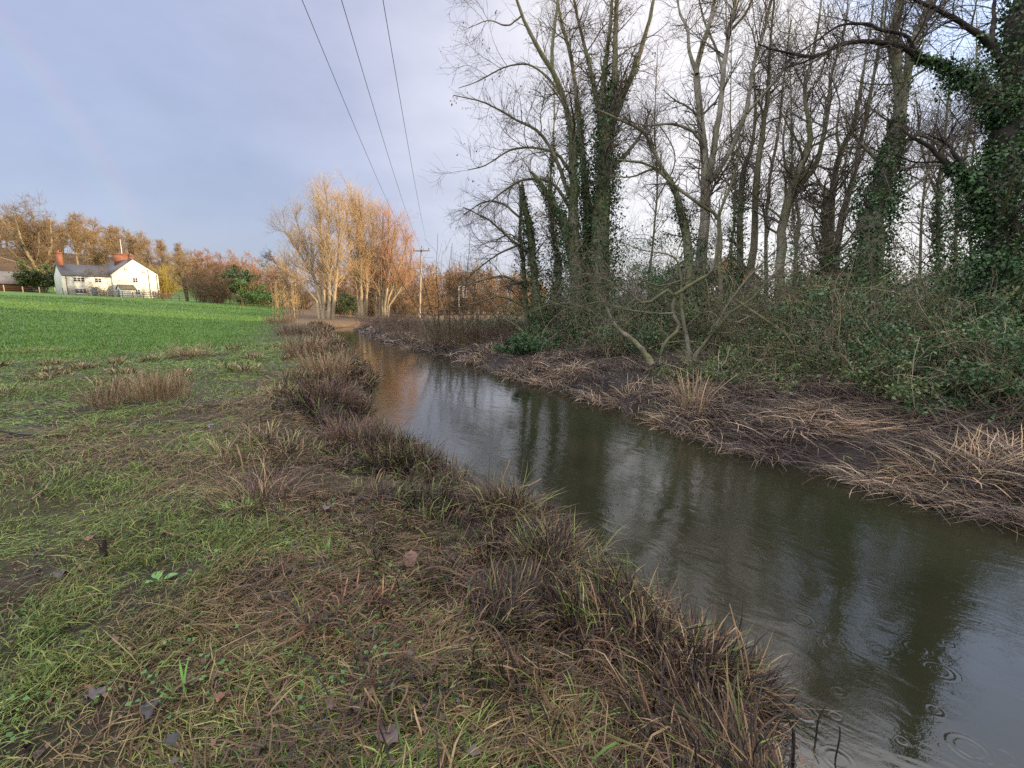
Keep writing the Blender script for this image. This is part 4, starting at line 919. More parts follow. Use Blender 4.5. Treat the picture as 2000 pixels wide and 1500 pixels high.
# ================================================================== BUILDINGS AND FENCES
class Frame:
    """a building's own axes: a along its face, b into its depth, c up"""
    def __init__(s, org, yaw):
        s.o = np.asarray(org, float); c, n = math.cos(yaw), math.sin(yaw)
        s.M = np.array([(c, n, 0), (-n, c, 0), (0, 0, 1.0)])        # rows: a, b, c
    def w(s, pts): return np.asarray(pts, float) @ s.M + s.o
    def box(s, buf, a, b, c, col):
        (a0, a1), (b0, b1), (c0, c1) = a, b, c
        v = np.array([(i, j, k) for i in (a0, a1) for j in (b0, b1) for k in (c0, c1)])
        buf.add(s.w(v), np.array([(0, 1, 3, 2), (4, 6, 7, 5), (0, 4, 5, 1), (2, 3, 7, 6), (0, 2, 6, 4), (1, 5, 7, 3)]), col)
    def gable(s, buf, a, b, e0, e1, apex, top, col, along='b'):
        """walls with gable ends; ridge runs along b at a = apex, eaves heights e0, e1"""
        (a0, a1), (b0, b1) = a, b
        f = [(a0, -0.8), (a1, -0.8), (a1, e1), (apex, top), (a0, e0)]
        if along == 'b': v = [(p, b0, q) for p, q in f] + [(p, b1, q) for p, q in f]
        else: v = [(b0, p, q) for p, q in f] + [(b1, p, q) for p, q in f]
        v = s.w(v)
        buf.add(v, [np.array([(0, 1, 6, 5), (1, 2, 7, 6), (4, 0, 5, 9)]), np.array([(0, 2, 1), (0, 3, 2), (0, 4, 3), (5, 6, 7), (5, 7, 8), (5, 8, 9)])], col)
    def slab(s, buf, a, b, e0, e1, apex, top, col, along='b', over=0.25, th=0.14, lift=0.02):
        """two pitched roof slabs on such walls"""
        (a0, a1), (b0, b1) = a, b; b0 -= 0.15; b1 += 0.15
        for x0, z0 in ((a0, e0), (a1, e1)):
            sl = (top - z0) / (apex - x0); x = x0 - math.copysign(over, apex - x0); z = z0 - abs(sl) * over
            q = [(x, z + lift), (apex, top + lift), (apex, top + lift + th), (x, z + lift + th)]
            v = [(p, b0, h) for p, h in q] + [(p, b1, h) for p, h in q] if along == 'b' else [(b0, p, h) for p, h in q] + [(b1, p, h) for p, h in q]
            buf.add(s.w(v), np.array([(0, 1, 2, 3), (4, 7, 6, 5), (0, 4, 5, 1), (1, 5, 6, 2), (2, 6, 7, 3), (3, 7, 4, 0)]), col)
def part(name, mat, parent, fn, smooth=False):
    b = Buf(); fn(b); return b.build(name, mat, parent, smooth)
def window(fr, root, a, c, w_, h_, b=0.0, face='b', cols=2, dark=(0.03, 0.035, 0.045), rows=2):
    """a casement: frame proud of the wall, a pane and its sill"""
    def bx(buf, a0, a1, p0, p1, c0, c1, col):
        if face == 'b': fr.box(buf, (a0, a1), (b - p1, b - p0), (c0, c1), col)
        else: fr.box(buf, (b - p1, b - p0), (a0, a1), (c0, c1), col)
    def fm(buf):
        t = 0.09; W_ = (0.62, 0.62, 0.60)
        bx(buf, a - w_ / 2, a + w_ / 2, -0.02, 0.05, c + h_ / 2 - t, c + h_ / 2, W_); bx(buf, a - w_ / 2, a + w_ / 2, -0.02, 0.05, c - h_ / 2, c - h_ / 2 + t, W_)
        for k in range(cols + 1):
            x = a - w_ / 2 + t / 2 + (w_ - t) * k / cols
            bx(buf, x - t / 2, x + t / 2, -0.02, 0.048, c - h_ / 2 + t, c + h_ / 2 - t, W_)
        for k in range(1, rows):
            z = c - h_ / 2 + h_ * k / rows
            bx(buf, a - w_ / 2 + t, a + w_ / 2 - t, -0.02, 0.044, z - 0.03, z + 0.03, W_)
    f = part('window', M_paint, root, fm)
    part('pane', M_glass, f, lambda q: bx(q, a - w_ / 2 + 0.04, a + w_ / 2 - 0.04, -0.02, 0.02, c - h_ / 2 + 0.04, c + h_ / 2 - 0.04, dark))
    part('sill', M_paint, f, lambda q: bx(q, a - w_ / 2 - 0.08, a + w_ / 2 + 0.08, -0.02, 0.12, c - h_ / 2 - 0.09, c - h_ / 2 - 0.005, (0.5, 0.5, 0.48)))
WHITE = (0.74, 0.735, 0.71); SLATE = (0.060, 0.058, 0.066); BRICK = (0.29, 0.115, 0.07)
hp = at_uv_depth(271, 105)
HF = Frame(hp, math.atan2(0.829, 0.559))
house = tag(empty('house', hp), 'white rendered gabled house with a lower slate roofed wing, beyond the field', 'house')
part('wall', M_paint, house, lambda b: HF.gable(b, (-3.9, 4.4), (0, 15), 5.0, 5.2, 0.0, 8.25, WHITE))
part('roof', M_slate, house, lambda b: HF.slab(b, (-3.9, 4.4), (0, 15), 5.0, 5.2, 0.0, 8.25, SLATE))
wing = part('wing_wall', M_paint, house, lambda b: HF.gable(b, (0.6, 6.2), (-11.9, -3.93), 4.3, 4.3, 3.4, 6.5, (0.72, 0.70, 0.66), 'a'))
part('wing_roof', M_slate, house, lambda b: HF.slab(b, (0.6, 6.2), (-11.9, -4.15), 4.3, 4.3, 3.4, 6.5, SLATE, 'a'))
def chimney(a, b, c, w_, pots):
    ch = part('chimney', M_brick, house, lambda q: (HF.box(q, (a - w_[0] / 2, a + w_[0] / 2), (b - w_[1] / 2, b + w_[1] / 2), c, BRICK), HF.box(q, (a - w_[0] / 2 - .08, a + w_[0] / 2 + .08), (b - w_[1] / 2 - .08, b + w_[1] / 2 + .08), (c[1], c[1] + .22), BRICK)))
    for k in range(pots):
        p = HF.w([(a + (k - (pots - 1) / 2) * 0.5, b, c[1] + .2), (a + (k - (pots - 1) / 2) * 0.5, b, c[1] + .62)])
        part('chimney_pot', M_brick, ch, lambda q: tubes(q, p, np.array([0.14, 0.11]), 8, (0.42, 0.17, 0.09)))
chimney(-0.3, 6.0, (7.0, 9.6), (2.3, 1.0), 0)
chimney(0.0, 0.75, (7.4, 9.0), (0.7, 0.8), 1)
chimney(-11.3, 3.4, (5.6, 8.7), (0.85, 0.9), 1)
for a, c, w_, h_, dk in ((-1.55, 6.15, 0.7, 0.95, (0.30, 0.30, 0.30)), (1.7, 5.75, 0.8, 0.9, (0.42, 0.41, 0.38)), (0.0, 3.75, 0.95, 1.1, (0.04, 0.045, 0.05)), (0.2, 1.25, 0.9, 1.1, (0.03, 0.035, 0.04)), (3.3, 0.95, 0.8, 1.1, (0.05, 0.06, 0.07))):
    window(HF, house, a, c, w_, h_, 0.0, dark=dk)
window(HF, house, -9.4, 3.45, 1.9, 0.95, 0.6, cols=3); window(HF, house, -9.3, 1.15, 1.9, 1.1, 0.6, cols=3)
window(HF, house, -6.3, 3.45, 1.2, 0.95, 0.6)
part('door', M_paint, house, lambda q: HF.box(q, (-7.6, -6.7), (0.55, 0.64), (0, 2.0), (0.10, 0.16, 0.22)))
for a, b, c1 in ((2.55, 0.0, 6.2), (4.1, 0.0, 5.2), (-11.4, 0.6, 4.3)):
    part('downpipe', M_metal, house, lambda q: tubes(q, HF.w([(a, b - 0.07, 0), (a, b - 0.07, c1)]), np.array([0.06, 0.06]), 6, (0.05, 0.045, 0.045)))
porch = part('porch', M_paint, house, lambda b: HF.gable(b, (-2.6, -0.03), (-3.6, -1.0), 1.7, 1.7, -1.3, 2.5, WHITE, 'a'))
part('porch_roof', M_slate, porch, lambda b: HF.slab(b, (-2.6, -0.2), (-3.6, -1.0), 1.7, 1.7, -1.3, 2.5, (0.11, 0.095, 0.05), 'a'))
part('porch_door', M_paint, porch, lambda q: HF.box(q, (-3.66, -3.58), (-1.75, -0.95), (0, 1.65), (0.07, 0.13, 0.20)))
fp = HF.w([(0.1, 6.1, 9.7), (0.1, 6.1, 13.0)])
ae = Buf(); tubes(ae, fp, np.array([0.07, 0.05]), 6, (0.75, 0.73, 0.68)); tag(ae.build('aerial_pole', M_metal, loc=fp[0]), 'thin white pole standing above the largest brick chimney', 'pole')

bp_ = at_uv_depth(8, 101); BF = Frame(bp_, math.atan2(0.62, 0.785))
barn = tag(empty('barn', bp_), 'low brick barn with a broad grey brown roof, left of the evergreen bush', 'barn')
part('wall', M_brick, barn, lambda b: BF.gable(b, (0, 6.5), (-9, 4.6), 1.6, 1.6, 3.2, 4.1, (0.30, 0.12, 0.06), 'a'))
part('roof', M_slate, barn, lambda b: BF.slab(b, (0, 6.5), (-9, 4.6), 1.6, 1.6, 3.2, 4.1, (0.23, 0.19, 0.15), 'a'))
def small_house(u, t, yaw, W_, D_, e, top, wallc, roofc, name, label, wm=M_brick, wins=()):
    p = at_uv_depth(u, t); fr = Frame(p, yaw); r = tag(empty(name, p), label, 'house')
    part('wall', wm, r, lambda b: fr.gable(b, (-W_ / 2, W_ / 2), (0, D_), e, e, 0, top, wallc))
    part('roof', M_slate, r, lambda b: fr.slab(b, (-W_ / 2, W_ / 2), (0, D_), e, e, 0, top, roofc))
    for a, c in wins: window(fr, r, a, c, 1.1, 1.2)
    return fr, r
small_house(1422, 46, 0.25, 7.0, 9, 3.9, 5.9, (0.17, 0.10, 0.075), (0.10, 0.085, 0.075), 'house', 'brick gabled house glimpsed through the trees behind the grey forked tree', M_brick, ((-1.7, 2.6), (1.7, 2.6)))
small_house(1885, 42, -0.55, 8.0, 9, 3.1, 4.9, (0.62, 0.58, 0.53), (0.16, 0.13, 0.12), 'house', 'pale rendered house glimpsed low between the two big ivy trunks', M_paint, ((-2, 1.6), (2, 1.6), (0, 1.6)))
small_house(1640, 48, -0.3, 8.0, 9, 3.0, 4.9, (0.34, 0.17, 0.12), (0.15, 0.09, 0.07), 'house', 'low brick house hidden behind the bushes left of the stout ivy trunk', M_brick, ((-2, 1.6), (2, 1.6)))
small_house(722, 116, 0.6, 6.0, 8, 3.4, 5.6, (0.40, 0.19, 0.09), (0.28, 0.12, 0.07), 'cottage', 'small sunlit brick cottage far off between the golden and russet trees', M_brick, ((0, 1.8),))
p0, p1 = at_uv_depth(478, 100), at_uv_depth(530, 104)
gw = Buf(); dv = norm((p1 - p0)[None])[0]
Wf = Frame(p0, math.atan2(dv[1], dv[0])); Ln = float(np.linalg.norm(p1 - p0))
Wf.box(gw, (0, Ln), (0, 0.24), (-0.4, 1.6), (0.42, 0.14, 0.06)); Wf.box(gw, (-0.05, Ln + .05), (-0.05, 0.29), (1.604, 1.70), (0.36, 0.14, 0.07))
tag(gw.build('brick_wall', M_brick, loc=p0), 'low orange brick wall beyond the far end of the field fence', 'wall')

def fence(name, label, pts, step, hgt, rails, pcol, rcol, pr=0.06):
    W_ = [at_uv_depth(u, t) for u, t in pts]
    W_ = np.array(W_); d = np.r_[0, np.cumsum(np.linalg.norm(np.diff(W_[:, :2], axis=0), axis=1))]
    s_ = np.arange(0, d[-1], step)
    x, y = np.interp(s_, d, W_[:, 0]), np.interp(s_, d, W_[:, 1]); g = G(x, y)
    root = tag(empty(name, g[0]), label, 'fence')
    for q in g:
        b = Buf(); hh = hgt * rng.uniform(0.92, 1.06); b.box(q + (0, 0, hh / 2 - 0.15), (pr * 2, pr * 2, hh + 0.3), np.array(pcol) * rng.uniform(0.8, 1.2)); b.build('post', M_wood, root)
    for z, rr in rails:
        b = Buf(); P = g + np.array([0, -pr - 0.03, z]); P[:, 2] += rng.normal(size=len(P)) * 0.03
        tubes(b, P, np.full(len(P), rr), 4, rcol); b.build('rail' if rr > 0.02 else 'wire', M_wood, root)
fence('rail_fence', 'weathered post and rail fence along the far edge of the field below the house', [(128, 96), (220, 97), (310, 96), (400, 92), (540, 86)], 2.3, 1.25, ((0.45, 0.05), (0.85, 0.05), (1.18, 0.05)), (0.20, 0.16, 0.11), (0.19, 0.15, 0.10))
fence('wire_fence', 'thin post and wire fence along the field edge in front of the barn', [(-60, 94), (0, 95), (60, 96), (122, 96)], 3.2, 1.25, ((0.5, 0.012), (0.85, 0.012), (1.15, 0.012)), (0.42, 0.33, 0.22), (0.2, 0.18, 0.15))

# ------------------------------------------------------------------ utility pole and its wires
TP = 68.0
pb = px(819, 620, TP); pb[2] = on_ground(pb[0], pb[1])[2]
ptop = px(823, 486, TP)
pole = tag(empty('utility_pole', pb), 'wooden utility pole with a single crossarm, standing by the river bend', 'utility pole')
b = Buf(); Q, Rr = resample([pb - (0, 0, 0.6), pb * 0.5 + ptop * 0.5, ptop], [0.17, 0.15, 0.12], 10); tubes(b, Q, Rr, 10, (0.36, 0.30, 0.22)); b.build('pole', M_wood, pole, True)
ca, cb = px(807.5, 487.5, TP + 0.1), px(839.5, 493, TP - 0.1)
b = Buf(); dd = norm((cb - ca)[None])[0]; CF = Frame((ca + cb) / 2 - (0, 0.2, 0), math.atan2(dd[1], dd[0]))
CF.box(b, (-1.22, 1.22), (-0.06, 0.06), (-0.07, 0.07), (0.10, 0.09, 0.085)); b.build('crossarm', M_wood, pole)
ends = []
for a in (-1.12, 0.06, 1.12):
    q = CF.w([(a, 0, 0.06), (a, 0, 0.20), (a, 0, 0.24), (a, 0, 0.36), (a, 0, 0.40)])
    if a == 0.06: q = q + np.array([0, 0, 0.25])
    b = Buf(); tubes(b, q, np.array([0.03, 0.03, 0.07, 0.07, 0.03]), 8, (0.06, 0.045, 0.04)); b.build('insulator', M_metal, pole, True)
    ends.append(q[-1])
for (u, lb), e in zip(((590, 'left of the three thin overhead wires crossing the open sky'), (667, 'middle of the three thin overhead wires crossing the open sky'), (748, 'right of the three thin overhead wires crossing the open sky')), ends):
    m = px(u, 0, 10.0); z0 = float(m[2])
    y = np.linspace(e[1], -26, 60)
    k = (e[1] - y) / (e[1] - m[1])
    x = e[0] + (m[0] - e[0]) * k
    # parabola through the insulator, the point overhead, sagging between two poles
    yl = -22.0; a_ = ((z0 - e[2]) - 0) / ((m[1] - e[1]) * (m[1] - yl))
    z = e[2] + a_ * (y - e[1]) * (y - yl)
    b = Buf(); tubes(b, np.stack([x, y, z], -1), np.full(60, 0.0085), 5, (0.16, 0.15, 0.16))
    tag(b.build('overhead_wire', M_metal, loc=(x[0], y[0], z[0])), lb, 'wire')
# white metal frame in the hedge
q = px(905, 612, 62); q[2] = on_ground(q[0], q[1])[2]
fr_ = tag(empty('metal_frame', q), 'thin white square metal frame standing before the orange hedge', 'frame')
for a, b_ in (((-0.55, 0), (-0.55, 4.3)), ((0.42, 2.9), (0.42, 4.1)), ((-0.55, 4.25), (0.2, 4.25)), ((0.0, 2.9), (0.42, 2.9)), ((0.0, 2.9), (0.0, 4.25))):
    b = Buf(); tubes(b, np.array([q + (a[0], 0, a[1]), q + (b_[0], 0, b_[1])]), np.array([0.04, 0.04]), 4, (0.62, 0.60, 0.58)); b.build('bar', M_metal, fr_)

# ================================================================== GRASS AND DEAD VEGETATION
def polar(n, r0, r1, az0, az1):
    r = r0 * (r1 / r0) ** rng.random(n); a = np.radians(rng.uniform(az0, az1, n))
    return r * np.sin(a), r * np.cos(a)
GREENS = [(0.125, 0.175, 0.036), (0.190, 0.235, 0.054), (0.060, 0.092, 0.026), (0.260, 0.285, 0.095), (0.100, 0.175, 0.046)]
STRAW = [(0.20, 0.145, 0.070), (0.155, 0.105, 0.055), (0.26, 0.20, 0.105), (0.12, 0.078, 0.042)]
BROWN = [(0.075, 0.050, 0.036), (0.110, 0.070, 0.045), (0.050, 0.038, 0.032), (0.15, 0.085, 0.050)]
FIELD = [(0.092, 0.185, 0.036), (0.120, 0.215, 0.045), (0.072, 0.150, 0.032), (0.165, 0.245, 0.058)]
def combed(x, y):
    """the way the flattened grass lies, as last flooded"""
    return 0.75 + 2.2 * (fbm(x * 0.55, y * 0.55, 51, 3) - 0.5) * 2
g1 = Buf()
n = 600000
x, y = polar(n, 0.95, 24, -66, 58)
dl, dr = side(x, y)
k = dl > 0.10; x, y, dl = x[k], y[k], dl[k]
r = np.hypot(x, y)
pat = fbm(x * 1.3, y * 1.3, 61, 4); pat2 = fbm(x * 0.5, y * 0.5, 67, 3)
bare = fbm(x * 1.9, y * 1.9, 71, 3)
keep = rng.random(len(x)) < np.clip(0.22 + 1.4 * sst(0.34, 0.60, bare), 0.22, 1) * (0.30 + 0.70 * sst(0.4, 2.4, dl))
x, y, dl, r, pat, pat2 = x[keep], y[keep], dl[keep], r[keep], pat[keep], pat2[keep]
pg = np.clip(0.58 + 0.12 * sst(2.5, 4.0, dl) + 2.0 * (pat - 0.5) + 0.12 * sst(6, 14, r) - 0.75 * sst(2.7, 1.2, dl) + 0.45 * sst(14, 19, r), 0.10, 0.97)
ps = np.clip(0.40 + 1.6 * (pat2 - 0.5) + 0.3 * sst(3.5, 6, r), 0.08, 0.85)
u_ = rng.random(len(x)); isg = u_ < pg; iss = ~isg & (rng.random(len(x)) < ps)
cols = pick(BROWN, len(x)); cols[isg] = pick(GREENS, isg.sum()); cols[iss] = pick(STRAW, iss.sum())
fl = sst(12, 19, r)[:, None] * isg[:, None]
cols = cols * (1 - 0.6 * fl) + pick(FIELD, len(x)) * 0.6 * fl
ml = (sst(4.5, 9, r) * sst(1.2, 3.0, dl))[:, None] * isg[:, None]      # lusher grass away from the trodden bank
cols = cols * (1 - 0.7 * ml) + pick([(0.12, 0.22, 0.045), (0.17, 0.27, 0.06), (0.10, 0.18, 0.04), (0.21, 0.25, 0.08)], len(x)) * 0.7 * ml
flat = sst(0.35, 0.6, fbm(x * 0.9, y * 0.9, 81, 3)) 
e0 = np.where(isg, rng.uniform(0.35, 1.25, len(x)), rng.uniform(0.1, 0.7, len(x))) * (1 - 0.55 * flat)
e1 = e0 - rng.uniform(0.3, 1.3, len(x))
L = rng.uniform(0.03, 0.13, len(x)) * (0.8 + 0.05 * r) * np.where(iss, 1.9, 1.0) * np.where(rng.random(len(x)) < 0.12, 1.9, 1.0)
W = np.maximum(rng.uniform(0.0022, 0.0050, len(x)), 0.00095 * r)
yaw = combed(x, y) + rng.normal(size=len(x)) * (1.5 - 0.9 * flat)
B = G(x, y); B[:, 2] -= 0.004
blades(g1, B, yaw, e0, e1, L, W, cols, K=4, curl=0.25)
tag(g1.build('grass', M_grass), kind='stuff')
# the young green crop of the field
g2 = Buf()
n = 240000
x, y = polar(n, 11, 112, -58, 2)
dl, dr = side(x, y)
fm = sst(18, 27, np.hypot(x, y) + 6 * (fbm(x * .25, y * .25, 31) - .5) * 1.5) * sst(1.5, 6, dl - 0.05 * np.maximum(y - 10, 0))
k = (dl > 0) & (rng.random(n) < fm + 0.10) & (np.hypot(x, y) < np.where(np.degrees(np.arctan2(x, y)) < -36, 128, 98)) & ((np.hypot(x, y) < 42) | (np.degrees(np.arctan2(x, y)) < -25.5)); x, y = x[k], y[k]; r = np.hypot(x, y)
cols = pick(FIELD, len(x)) * (0.75 + 0.5 * fbm(x * 0.35, y * 0.35, 161, 4))[:, None]; L = rng.uniform(0.06, 0.13, len(x)) * (1 + 0.006 * r); W = 0.0011 * r * rng.uniform(0.7, 1.2, len(x))
blades(g2, G(x, y), rng.uniform(0, 6.28, len(x)), rng.uniform(1.0, 1.5, len(x)), rng.uniform(0.5, 1.4, len(x)), L, W, cols, K=3)
tag(g2.build('field_crop', M_grass), kind='stuff')

# dead brown stems and sedge along the left waterline
d1b = Buf()
def along_left(n, d0, d1, ymin, ymax):
    i = rng.random(n); yy = ymin * (ymax / ymin) ** i
    xx = chan(LE, yy); 
    # step inland, square to the bank
    e = 0.05; tx = chan(LE, yy + e) - chan(LE, yy - e); tv = norm(np.stack([tx, np.full(n, 2 * e)], -1))
    dd = rng.uniform(d0, d1, n)
    return xx - tv[:, 1] * dd, yy + tv[:, 0] * dd, dd
n = 88000
n = 165000; x, y, dd = along_left(n, -0.15, 2.3, 1.45, 46)
dd = dd * (0.6 + 0.8 * fbm(x * 0.8, y * 0.8, 91, 3))
r = np.hypot(x, y)
clump = fbm(x * 2.9, y * 2.9, 95, 3)
gul = np.array([ground_at(u, v)[:2] for u, v in ((1040, 1215), (1085, 1290), (1150, 1370), (1200, 1430))])
gd = polydist(x, y, gul)
k = rng.random(n) < np.clip(3.2 * (clump - 0.30), 0.05, 1) * (0.22 + 0.78 * sst(1.9, 0.5, dd)) * sst(2.5, 1.6, dd) * np.where(r > 7, sst(1.5, 0.8, dd), 1) * sst(0.05, 0.16, gd)
x, y, dd, r, clump = x[k], y[k], dd[k], r[k], clump[k]
n = len(x)
tan_ = rng.random(n) < 0.05 + 0.46 * sst(8, 16, r) + 0.18 * sst(0.52, 0.66, fbm(x * 1.7, y * 1.7, 97, 3))
cols = pick([(0.060, 0.041, 0.034), (0.085, 0.055, 0.041), (0.040, 0.030, 0.029), (0.13, 0.080, 0.052), (0.026, 0.021, 0.023)], n); cols[tan_] = pick([(0.24, 0.165, 0.095), (0.31, 0.22, 0.125), (0.20, 0.12, 0.07)], tan_.sum())
gr = rng.random(n) < 0.09 + 0.16 * sst(0.5, 1.3, dd); cols[gr] = pick(GREENS, gr.sum())
h_ = (0.09 + 0.42 * np.clip(clump - 0.3, 0, 1)) * rng.uniform(0.35, 1.3, n) * (1 + 0.5 * sst(6, 16, r)) * 1.25 * (1 - 0.45 * sst(0.7, 1.5, dd))
B = G(x, y); B[:, 2] = np.maximum(B[:, 2], WATER - 0.06) - 0.01
cyaw = 6.28 * vnoise(x * 3.1, y * 3.1, 98) * 1.3 + rng.normal(size=n) * 0.8
blades(d1b, B, cyaw, rng.uniform(0.45, 1.62, n), rng.uniform(-1.3, 1.3, n), h_ * 1.2, np.maximum(rng.uniform(0.0025, 0.0085, n), 0.0011 * r), cols * np.where(tan_, 0.85, 0.68)[:, None], K=6, curl=0.22)
tag(d1b.build('dead_sedge', M_dead), kind='stuff')
# flattened broad dead leaves lying among it near the camera
d2 = Buf(); n = 26000
x, y, dd = along_left(n, -0.05, 2.3, 1.45, 8)
k = rng.random(n) < np.clip(2.6 * (fbm(x * 1.7, y * 1.7, 99, 3) - 0.28), 0.05, 1); x, y = x[k], y[k]; n = len(x)
B = G(x, y); B[:, 2] = np.maximum(B[:, 2], WATER) + rng.uniform(0, 0.10, n)
blades(d2, B, rng.uniform(0, 6.28, n), rng.uniform(-0.2, 0.5, n), rng.uniform(-0.9, 0.2, n), rng.uniform(0.05, 0.22, n), rng.uniform(0.003, 0.0075, n), pick(BROWN + BROWN + [(0.13, 0.080, 0.05), (0.17, 0.12, 0.075), (0.035, 0.028, 0.03)], n) * 0.85, K=6, curl=0.3)
tag(d2.build('matted_sedge', M_dead), kind='stuff')

# right bank: flattened purple brown stalks, leaf litter and ivy on the ground
d3 = Buf()
def along_right(n, d0, d1, ymin, ymax):
    yy = ymin * (ymax / ymin) ** rng.random(n); xx = chan(RE, yy); e = 0.1
    tx = chan(RE, yy + e) - chan(RE, yy - e); tv = norm(np.stack([tx, np.full(n, 2 * e)], -1)); dd = rng.uniform(d0, d1, n)
    return xx + tv[:, 1] * dd, yy - tv[:, 0] * dd, dd, np.arctan2(tv[:, 1], tv[:, 0])
n = 105000
x, y, dd, ta = along_right(n, -0.08, 3.4, 1.2, 46)
r = np.hypot(x, y); cl = fbm(x * 1.2, y * 1.2, 111, 4)
k = rng.random(n) < np.clip(2.6 * (cl - 0.30), 0.04, 1) * (1 - 0.25 * sst(1.6, 3.2, dd)); x, y, dd, ta, r, cl = x[k], y[k], dd[k], ta[k], r[k], cl[k]; n = len(x)
t_ = rng.random(n) < np.clip(0.08 + 2.6 * (cl - 0.54), 0.02, 0.55) * (1 - 0.6 * sst(1.2, 2.4, dd))
cols = pick([(0.062, 0.047, 0.045), (0.085, 0.062, 0.056), (0.045, 0.036, 0.037), (0.12, 0.088, 0.072), (0.095, 0.08, 0.05)], n); cols[t_] = pick([(0.30, 0.22, 0.155), (0.37, 0.28, 0.19), (0.24, 0.17, 0.125)], t_.sum())
B = G(x, y); B[:, 2] = np.maximum(B[:, 2], WATER) + rng.uniform(-0.01, 0.05, n)
yaw = ta + np.where(rng.random(n) < 0.5, 0, math.pi) + rng.normal(size=n) * 0.7
blades(d3, B, yaw, rng.uniform(-0.05, 0.75, n), rng.uniform(-0.7, 0.15, n), rng.uniform(0.15, 0.75, n), np.maximum(rng.uniform(0.003, 0.0075, n), 0.0009 * r), cols, K=6, curl=0.16)
# a little new grass on the mud and at the water's edge
n = 2600; x, y, dd, ta = along_right(n, -0.02, 1.6, 2, 20); k = fbm(x * 1.6, y * 1.6, 121, 3) > 0.56; x, y = x[k], y[k]; n = len(x); B = G(x, y); B[:, 2] = np.maximum(B[:, 2], WATER)
blades(d3, B, rng.uniform(0, 6.28, n), rng.uniform(0.4, 1.4, n), rng.uniform(-.6, 0.9, n), rng.uniform(0.06, 0.18, n), np.maximum(0.004, 0.0010 * np.hypot(x, y)), pick(GREENS, n), K=4)
tag(d3.build('flattened_stalks', M_dead), kind='stuff')
lt = Buf(); n = 14000
x, y, dd, ta = along_right(n, 1.6, 8.5, 1.5, 34); B = G(x, y); B[:, 2] += rng.uniform(0.0, 0.05, n)
k = rng.random(n) < np.clip(3 * (fbm(x * 0.9, y * 0.9, 131, 3) - 0.32), 0.05, 1); B = B[k]
leaves(lt, B, np.full(len(B), 0.10), pick([(0.17, 0.095, 0.06), (0.12, 0.07, 0.05), (0.22, 0.13, 0.085), (0.085, 0.055, 0.045)], len(B)), np.broadcast_to(np.array([0, 0, 1.0]), B.shape), 0.75, 0.75)
tag(lt.build('leaf_litter', M_litter), kind='stuff')
gi = Buf(); n = 26000
x, y, dd, ta = along_right(n, 2.4, 12.0, 2.0, 36); B = G(x, y); B[:, 2] += np.abs(rng.normal(size=n)) * 0.14
k = rng.random(n) < np.clip(4 * (fbm(x * 0.7, y * 0.7, 141, 3) - 0.40), 0.0, 1) * sst(2.2, 4, dd); B = B[k]
leaves(gi, B, np.full(len(B), 0.10), pick(GRN + OLV[:2], len(B)), np.broadcast_to(np.array([0, 0, 1.0]), B.shape), 0.5, 0.7)
tag(gi.build('ground_ivy', M_leaf), kind='stuff')
tw = Buf(); n = 5200                       # fine purplish twigs trailing down from the thicket on to the mud
x, y, dd, ta = along_right(n, 1.1, 4.4, 1.2, 22); B = G(x, y); 
P = np.empty((n, 7, 3)); P[:, 0] = B; d = norm(rng.normal(size=(n, 3)) * np.array([1, 1, 0.35]) + np.array([0, 0, 0.35])); p = B.copy(); Lk = rng.uniform(0.3, 1.3, n)
for k in range(1, 7):
    d = norm(d + 0.22 * rng.normal(size=(n, 3)) - np.array([0, 0, 0.10])); p = p + d * (Lk / 6)[:, None]; P[:, k] = p
tubes(tw, P, np.linspace(1, 0.4, 7)[None] * rng.uniform(0.002, 0.0045, (n, 1)), 3, pick([(0.12, 0.09, 0.08), (0.17, 0.135, 0.105), (0.09, 0.07, 0.06), (0.15, 0.14, 0.085)], n))
tag(tw.build('fallen_twigs', M_twig), kind='stuff')
# tiny round leaves of clover and creeping buttercup in the near grass
cv = Buf(); x, y = polar(5200, 1.0, 4.5, -60, 40); dl, _ = side(x, y)
k = (dl > 0.35) & (fbm(x * 1.5, y * 1.5, 151, 3) > 0.55); x, y = x[k], y[k]; B = G(x, y); B[:, 2] += rng.uniform(0.01, 0.05, len(x))
leaves(cv, B, np.full(len(B), 0.022), pick([(0.085, 0.19, 0.06), (0.11, 0.22, 0.07)], len(B)), np.broadcast_to(np.array([0, 0, 1.0]), B.shape), 0.8, 1.0)
tag(cv.build('clover', M_grass), kind='stuff')

# ------------------------------------------------------------------ single clumps, leaves and sticks
def tussock(name, label, pos, h, wd, n, pal, e=(0.7, 1.5), bend=(0.0, 0.9), w=0.005, curl=0.12, K=5, group=None, cat='tussock', yaw0=None, ys=6.28):
    pos = np.asarray(pos, float)
    a = rng.uniform(0, 6.28, n); rr = wd * 0.5 * np.sqrt(rng.random(n))
    b = np.c_[pos[0] + rr * np.cos(a), pos[1] + rr * np.sin(a)]
    B = G(b[:, 0], b[:, 1]); B[:, 2] = np.maximum(B[:, 2], WATER - 0.03) - 0.01
    yaw = a + rng.normal(size=n) * 0.8 if yaw0 is None else yaw0 + rng.normal(size=n) * ys
    e0 = rng.uniform(*e, n); e1 = e0 - rng.uniform(*bend, n)
    bf = Buf(); blades(bf, B, yaw, e0, e1, h * rng.uniform(0.5, 1.15, n), w * rng.uniform(0.7, 1.3, n), pick(pal, n), K=K, curl=curl)
    o = bf.build(name, M_dead, loc=pos); return tag(o, label, cat, group)
TAN = [(0.31, 0.22, 0.13), (0.25, 0.17, 0.10), (0.37, 0.28, 0.17), (0.16, 0.105, 0.07)]
DRK = [(0.10, 0.062, 0.048), (0.07, 0.048, 0.042), (0.15, 0.09, 0.06)]
